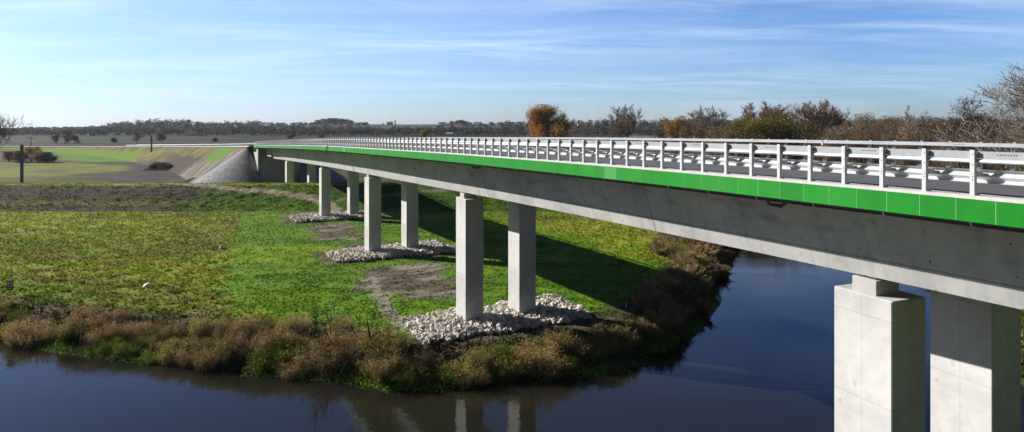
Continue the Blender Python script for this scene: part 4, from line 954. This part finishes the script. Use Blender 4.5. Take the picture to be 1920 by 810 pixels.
# single trees on the far crest
CR = [tree_meshes('crest', 400 + i, 14., .3, .6, 'bark_dark', DGR if i else BRN, 900, 1.6, 1.7, fork=.02, nb=(9, 6), lv=3, ratio=.5, rmin=.1) for i in range(2)]
for px, yt, Y in [(565, 229, 1380), (574, 230, 1385), (590, 229, 1380), (600, 225, 1390), (610, 223, 1385), (619, 222, 1380), (628, 222, 1385), (637, 223, 1380), (645, 224, 1385), (657, 226, 1390), (718, 231, 1400), (846, 227, 1390), (856, 226, 1385), (864, 225, 1380), (872, 227, 1385), (880, 229, 1390), (520, 230, 1350), (533, 233, 1350), (1003, 228, 1350)]:
    X, h = at(px, Y, yt); place_tree('crest_tree', CR[rs.randrange(2)], X, Y, 'dark crest tree ' + ('in the dense clump on the hill crest above the hanging worker' if 585 < px < 650 else 'in the small group right of the hill chimney' if px > 800 and px < 900 else 'standing singly on the far hill crest'), 'tree',
        'trees in the dense clump on the hill crest' if 585 < px < 650 else 'trees in the small group on the crest' if px > 800 and px < 900 else 'single trees on the far crest', rs.random() * 6, h / 14., sx=rs.uniform(1.5, 2.1))

# ------------------------------------------------------------------ far buildings
simple('white_wall', (.62, .60, .56), .8); simple('orange_tiles', (.32, .13, .06), .8, 0, 3, .2); simple('metal_roof', (.36, .39, .42), .5); simple('dark_window', (.03, .035, .04), .3); simple('brick', (.22, .09, .06), .85)
def house(px, Y, w, dpt, hw, hr, wall, roof, label, nwin=3, rz=.2, chim=True, name='house', z=None):
    X = (px - 960) * Y / F; z = gz(X, Y) if z is None else z; root = empty(name, (X, Y, z), rz); tag(root, label, 'house' if name == 'house' else name.replace('_', ' '))
    m_ = MB(); m_.box((-w / 2, -dpt / 2, -.5), (w / 2, dpt / 2, hw)); m_.add([(-w / 2, -dpt / 2, hw), (-w / 2, dpt / 2, hw), (-w / 2, 0, hw + hr - .1), (w / 2, -dpt / 2, hw), (w / 2, dpt / 2, hw), (w / 2, 0, hw + hr - .1)], [[0, 2, 1], [3, 4, 5]]); m_.build('wall', wall, root)
    m_ = MB(); e = .4
    for sg in (-1, 1): m_.add([(-w / 2 - e, sg * (dpt / 2 + e), hw - .15), (w / 2 + e, sg * (dpt / 2 + e), hw - .15), (w / 2 + e, 0, hw + hr), (-w / 2 - e, 0, hw + hr), (-w / 2 - e, sg * (dpt / 2 + e), hw - .0), (w / 2 + e, sg * (dpt / 2 + e), hw + .0), (w / 2 + e, 0, hw + hr + .2), (-w / 2 - e, 0, hw + hr + .2)], [[0, 1, 2, 3], [4, 5, 6, 7], [0, 1, 5, 4], [1, 2, 6, 5], [3, 0, 4, 7]])
    r = m_.build('roof', roof, root)
    if chim: m_ = MB(); m_.box((w * .2, -.4, hw + hr * .5), (w * .2 + .8, .4, hw + hr + 1.2)); m_.build('chimney', 'brick', r)
    for i in range(nwin):
        x = -w / 2 + w * (i + .5) / nwin; m_ = MB(); m_.box((x - .6, -dpt / 2 - .05, .9), (x + .6, -dpt / 2 - .003, 2.2)); m_.build('window', 'dark_window', root)
house(368, 862, 20, 9, 2.6, 3.6, 'white_wall', 'orange_tiles', 'long white house with an orange tiled roof at the foot of the wooded hill', 5)
house(171, 860, 7, 6, 2.2, 2.8, 'metal_roof', 'metal_roof', 'barn with a pale metal roof among the trees on the left', 2, .9, False, 'barn')
house(843, 850, 8, 6, 3.0, 1.5, 'white_wall', 'metal_roof', 'small white hut beside the far trees behind the middle of the rail', 2, 0, False, 'hut')
house(731, 1385, 12, 9, 3.0, 3.0, 'brick', 'brick', 'reddish farmhouse on the far hill crest', 3, .1)
X, h = at(741, 1365, 225); mb = MB(); mb.tube([(0, 0, -1), (0, 0, h)], [1.5, 1.1], 10); tag(mb.build('brick_chimney', 'brick', None, loc=(X, 1365, gz(X, 1365))), 'tall brick chimney beside the reddish farmhouse on the hill', 'chimney')

# ------------------------------------------------------------------ poles, sign, stakes, yellow dome, worker
def twin_pole(px, Y, ytop, label, gap=.20):
    X, h = at(px, Y, ytop); root = empty('twin_pole', (X, Y, gz(X, Y)), .25); tag(root, label, 'pole')
    for sx in (-1, 1):
        m_ = MB(); m_.box((sx * gap - .14, -.16, -.5), (sx * gap + .14, .16, h), bev=.02); m_.build('leg', 'pole_concrete', root)
    m_ = MB()
    for z in np.arange(.8, h, 1.1): m_.box((-gap + .141, -.1, z), (gap - .141, .1, z + .7))
    m_.box((-.5, -.22, h * .80), (.9, -.163, h * .80 + .12)); m_.build('cross_ties', 'pole_concrete', root)
twin_pole(41, 166, 271, 'twin leg concrete pole standing behind the dike on the left')
twin_pole(284, 288, 254, 'far twin leg concrete pole standing near the embankment foot')
X, h = at(58, 420, 257); root = empty('timber_pole', (X, 420, gz(X, 420)), .5); tag(root, 'thin dark timber pole with a crossarm beyond the orange bush', 'pole')
mb = MB(); mb.tube([(0, 0, -.5), (0, 0, h)], [.28, .2], 8); mb.build('shaft', 'pole_timber', root); mb = MB(); mb.box((-2.6, -.12, h - .7), (2.6, .12, h - .45)); mb.build('crossarm', 'pole_timber', root)
# river sign
simple('sign_blue', (.02, .028, .09), .45); simple('sign_white', (.85, .87, .92), .5); simple('sign_dark', (.05, .055, .075), .5)
X = (20 - 960) * 62. / F; root = empty('river_sign', (X, 62, gz(X, 62)), R(-14)); tag(root, 'square dark blue sign with a white picture panel on a thin post near the water', 'sign')
g0 = gz(X, 62); zt = CH - (526 - YH) * 62 / F - g0; zb = CH - (543 - YH) * 62 / F - g0
mb = MB(); mb.tube([(0, 0, -.3), (0, 0, zb + .6)], .03, 8); mb.build('post', 'pole_concrete', root)
mb = MB(); mb.box((-.40, -.07, zb), (.40, -.035, zt), bev=0); pb = mb.build('panel', 'sign_blue', root)
mb = MB(); H_ = zt - zb; mb.box((-.30, -.076, zb + H_ * .36), (.30, -.0715, zt - .09)); mb.box((-.30, -.076, zb + H_ * .15), (.28, -.0715, zb + H_ * .22)); mb.build('white_field', 'sign_white', pb)
mb = MB(); z0 = zb + H_ * .50; mb.add([(-.16, -.081, z0), (.20, -.081, z0), (.12, -.081, z0 + .13), (.02, -.081, z0 + .2), (-.08, -.081, z0 + .12)], [[0, 1, 2, 3, 4]]); mb.add([(-.2, -.081, z0 - .06), (.22, -.081, z0 - .06), (.22, -.081, z0 - .03), (-.2, -.081, z0 - .03)], [[0, 1, 2, 3]]); mb.build('pictogram', 'sign_dark', pb)
# stakes
simple('pale_wood', (.50, .46, .38), .8)
def stake(px, yb, ytop, label, w=.05):
    g = img2gnd([(px, yb)])[0]; z = gz(*g); h = (yb - ytop) * g[1] / F; m_ = MB(); m_.box((-w, -w * .6, -.3), (w, w * .6, h), bev=.008); tag(m_.build('survey_stake', 'pale_wood', None, loc=(g[0], g[1], z)), label, 'stake')
stake(626, 601, 572, 'pale wooden stake in the grass behind the slender sapling')
stake(1174, 578, 566, 'pale short stake at the edge of the bridge shadow')
stake(865 * 1.215, 402, 384, 'thin pale stake on the grass beyond the bridge shadow', .04)
# pale yellow half dome lying in the meadow
simple('pale_yellow', (.85, .80, .42), .55, 0, 6, .12)
g = img2gnd([(277, 537)])[0]; V = []; n = 24; m = 9
for r in range(m + 1):
    for k in range(n):
        a = 2 * math.pi * k / n; b = math.pi * .5 * r / m
        V.append((math.cos(a) * .46 * math.cos(b * .995) + .06 * r / m, math.sin(a) * .36 * math.cos(b * .995), math.sin(b) * .36 - .12))
i = np.arange(m)[:, None] * n; j = np.arange(n)[None, :]; jn = (j + 1) % n; Fq = np.stack([i + j, i + jn, i + n + jn, i + n + j], -1).reshape(-1, 4)
o = obj('yellow_float', mesh('yellow_float', V, Fq, 'pale_yellow', smooth=True), None, loc=(g[0], g[1], gz(g[0], g[1], True) + .22), rz=.25)
tag(o, 'pale yellow curved float lying in the meadow like a half dome', 'float')
g = img2gnd([(414, 466)])[0]; V, Fq, c = rocks(1, lambda r_, n: (np.array([[0, 0, .15]]), None), 9, (.3, .31)); tag(obj('white_stone', mesh('white_stone', V, Fq, 'stone', c), None, loc=(g[0], g[1], gz(*g))), 'single white stone at the edge of the brighter grass', 'stone')

def person():
    s = 87.0
    for _ in range(3): pass
    # find s so that the figure stands at photo x = 611
    ss = np.arange(60, 120, .1); xy = pxy(ss, 17.95); s = float(ss[np.argmin(abs(960 + F * xy[0] / xy[1] - 611))])
    base = Wp(s, 17.97, -.035); th = local_frame(s)
    # joints: local x along the bridge (+s = away to the left), y = outwards from the bridge, z up; origin at the fascia top
    J = {'pel': (0, .02, -.48), 'sp': (0, .05, -.25), 'ch': (0, .04, .02), 'nk': (0, 0, .17), 'hd': (-.01, -.05, .30), 'hd2': (-.02, -.06, .38),
         'shl': (.17, .02, .10), 'ell': (.22, -.10, -.05), 'hal': (.16, -.24, .10), 'shr': (-.17, .02, .10), 'elr': (-.33, -.03, .12), 'har': (-.52, -.16, .16),
         'hpl': (.09, .02, -.53), 'knl': (.13, .14, -.80), 'anl': (.12, .0, -1.14), 'tol': (.12, -.12, -1.17), 'hpr': (-.09, .02, -.53), 'knr': (-.13, .16, -.74), 'anr': (-.14, .02, -1.06), 'tor': (-.14, -.1, -1.10)}
    Rr = {'pel': .13, 'sp': .12, 'ch': .145, 'nk': .055, 'hd': .095, 'hd2': .08, 'shl': .07, 'ell': .045, 'hal': .035, 'shr': .07, 'elr': .045, 'har': .035, 'hpl': .09, 'knl': .06, 'anl': .045, 'tol': .04, 'hpr': .09, 'knr': .06, 'anr': .045, 'tor': .04}
    E_ = [('pel', 'sp'), ('sp', 'ch'), ('ch', 'nk'), ('nk', 'hd'), ('hd', 'hd2'), ('ch', 'shl'), ('shl', 'ell'), ('ell', 'hal'), ('ch', 'shr'), ('shr', 'elr'), ('elr', 'har'), ('pel', 'hpl'), ('hpl', 'knl'), ('knl', 'anl'), ('anl', 'tol'), ('pel', 'hpr'), ('hpr', 'knr'), ('knr', 'anr'), ('anr', 'tor')]
    K = list(J); me = bpy.data.meshes.new('person_skin'); me.from_pydata([J[k] for k in K], [(K.index(a), K.index(b)) for a, b in E_], [])
    o = bpy.data.objects.new('tmp_skin', me); COL.objects.link(o); o.modifiers.new('skin', 'SKIN'); 
    for i, k in enumerate(K): me.skin_vertices[0].data[i].radius = (Rr[k], Rr[k]); me.skin_vertices[0].data[i].use_root = (k == 'pel')
    su = o.modifiers.new('sub', 'SUBSURF'); su.levels = 1; su.render_levels = 1
    dg = bpy.context.evaluated_depsgraph_get(); dg.update(); bm_ = bpy.data.meshes.new_from_object(o.evaluated_get(dg)); bpy.data.objects.remove(o)
    simple('blue_cloth', (.015, .06, .22), .8); simple('white_cloth', (.65, .68, .70), .8); simple('skin', (.45, .27, .19), .6); simple('dark_boot', (.02, .02, .02), .7); simple('teal_helmet', (.02, .10, .14), .4)
    for m_ in ('white_cloth', 'blue_cloth', 'skin', 'dark_boot'): bm_.materials.append(M[m_])
    for p in bm_.polygons:
        c = p.center; p.material_index = 1 if c.z < -.40 else 0
        if c.z > .20 and abs(c.x) < .12: p.material_index = 2
        if c.z < -1.02: p.material_index = 3
        if c.x < -.46 or (c.y < -.2 and c.z > .04): p.material_index = 2
    bm_.name = 'person'; bm_.polygons.foreach_set('use_smooth', np.ones(len(bm_.polygons), bool))
    po = obj('person', bm_, None, loc=tuple(base), rz=th); tag(po, 'worker in white top and blue trousers hanging outside the green bridge edge', 'person')
    m_ = MB(); V = []; 
    for r in range(5):
        for k in range(12): a = 6.283 * k / 12; b = math.pi / 2 * r / 4; V.append((-.015 + .115 * math.cos(a) * math.cos(b), -.055 + .125 * math.sin(a) * math.cos(b), .35 + .11 * math.sin(b)))
    Fs = [[r * 12 + k, r * 12 + (k + 1) % 12, (r + 1) * 12 + (k + 1) % 12, (r + 1) * 12 + k] for r in range(4) for k in range(12)]; m_.add(V, Fs); m_.build('helmet', 'teal_helmet', po, True)
    m_ = MB(); m_.tube([(0, -.02, -.38), (.02, -.14, .1), (.02, -.30, .9)], .012, 5); m_.build('safety_rope', 'white_cloth', po)
person()

# ------------------------------------------------------------------ haze, sky, sun, camera
hz = mat('haze_air'); t = NT(hz); pv = t.new('ShaderNodeVolumePrincipled'); pv.inputs['Color'].default_value = C(.80, .88, 1.0); pv.inputs['Density'].default_value = .000055; pv.inputs['Anisotropy'].default_value = .3
o_ = t.new('ShaderNodeOutputMaterial'); t.l.new(pv.outputs[0], o_.inputs['Volume'])
mb = MB(); mb.box((-2900, -400, -45), (2900, 2800, 52)); HZ = mb.build('haze', hz); tag(HZ, 'thin pale blue air haze over the whole plain', 'haze', kind='stuff')

SUN_EL = 27.0; TO_SUN = Vector((-.934 * math.cos(R(SUN_EL)), .358 * math.cos(R(SUN_EL)), math.sin(R(SUN_EL))))
ld = bpy.data.lights.new('sun', 'SUN'); ld.energy = 5.0; ld.angle = R(.5); ld.color = (1, .965, .91); lo = bpy.data.objects.new('sun', ld); COL.objects.link(lo)
lo.rotation_euler = TO_SUN.to_track_quat('Z', 'Y').to_euler(); lo.location = (-40, 20, 60)
w = bpy.data.worlds.new('World'); sc.world = w; w.use_nodes = True; wt = w.node_tree; wt.nodes.clear()
t = NT(type('x', (), {'node_tree': wt})())
sky = t.new('ShaderNodeTexSky'); sky.sky_type = 'NISHITA'; sky.sun_disc = False; sky.sun_elevation = R(SUN_EL); sky.sun_rotation = math.atan2(TO_SUN.x, TO_SUN.y); sky.air_density = 1.0; sky.dust_density = .4; sky.ozone_density = 2.2; sky.altitude = 100
geo = t.new('ShaderNodeTexCoord').outputs['Generated']
sp = t.new('ShaderNodeSeparateXYZ'); t.set(sp, 0, geo)
zz = t.math('MAXIMUM', sp.outputs[2], .03); zc = t.math('ADD', zz, .06)
cb = t.new('ShaderNodeCombineXYZ'); t.set(cb, 0, t.math('DIVIDE', sp.outputs[0], zc)); t.set(cb, 1, t.math('DIVIDE', sp.outputs[1], zc)); pl = cb.outputs[0]
wrp = t.noise(pl, .5, 3, .5, 1)
wv = t.new('ShaderNodeVectorMath', operation='MULTIPLY_ADD'); t.set(wv, 0, wrp); wv.inputs[1].default_value = (1.2, 1.0, 0); t.set(wv, 2, pl)
c1 = t.noise(t.mapping(wv.outputs[0], (.34, 1.0, 1), (0, 0, R(-20))), 1.25, 9, .66)
c2 = t.noise(t.mapping(wv.outputs[0], (.30, .8, 1), (0, 0, R(14))), .55, 5, .5)
cl = t.math('MULTIPLY', t.maprange(c1, .42, .70, 0, 1), t.maprange(c2, .38, .60, .15, 1))
elev = t.math('MULTIPLY', t.maprange(sp.outputs[2], .0, .16, .35, 1.1), t.maprange(sp.outputs[2], .3, .5, 1, .3)); cl = t.math('MULTIPLY', cl, elev)
leftness = t.maprange(sp.outputs[0], -.65, .5, .66, .0)
veil = t.math('MULTIPLY', leftness, .42); cl = t.math('MINIMUM', t.math('ADD', t.math('MULTIPLY', cl, .62), veil), .9)
hs = t.new('ShaderNodeHueSaturation'); hs.inputs['Saturation'].default_value = 1.0; hs.inputs['Value'].default_value = 1.0; t.set(hs, 'Color', t.mix(1., sky.outputs[0], C(.88, 1.17, 1.70), 'MULTIPLY'))
mixc = t.mix(cl, hs.outputs[0], C(11.0, 12.6, 13.6))
mixc = t.mix(1., mixc, t.ramp(sp.outputs[2], [(.0, (1.04, 1.04, 1.14)), (.14, (1.06, 1.10, 1.14)), (.34, (.58, .72, .98)), (.60, (.26, .32, .42)), (1., (.18, .22, .30))]), 'MULTIPLY')
mixc = t.mix(1., mixc, t.maprange(sp.outputs[1], -.35, .45, .22, 1.08), 'MULTIPLY')      # brighter towards the sun's side of the sky, deep blue behind
bg = t.new('ShaderNodeBackground'); t.set(bg, 0, mixc); bg.inputs[1].default_value = .044
wo = t.new('ShaderNodeOutputWorld'); t.l.new(bg.outputs[0], wo.inputs[0])

cd = bpy.data.cameras.new('camera'); cam = bpy.data.objects.new('camera', cd); COL.objects.link(cam); sc.camera = cam
cam.location = (0, 0, CH); cam.rotation_euler = (R(90), 0, 0); cd.sensor_width = 36; cd.lens = 36 * F / 1920; cd.shift_y = -(405 - YH) / 1920; cd.clip_start = .1; cd.clip_end = 6000
sc.view_settings.view_transform = 'Standard'; sc.view_settings.look = 'None'; sc.view_settings.exposure = .75; sc.view_settings.gamma = 1
sc.render.engine = 'CYCLES'; sc.cycles.max_bounces = 6; sc.cycles.diffuse_bounces = 3; sc.cycles.glossy_bounces = 3; sc.cycles.transmission_bounces = 2; sc.cycles.volume_bounces = 0
try: sc.cycles.use_denoising = True
except Exception: pass
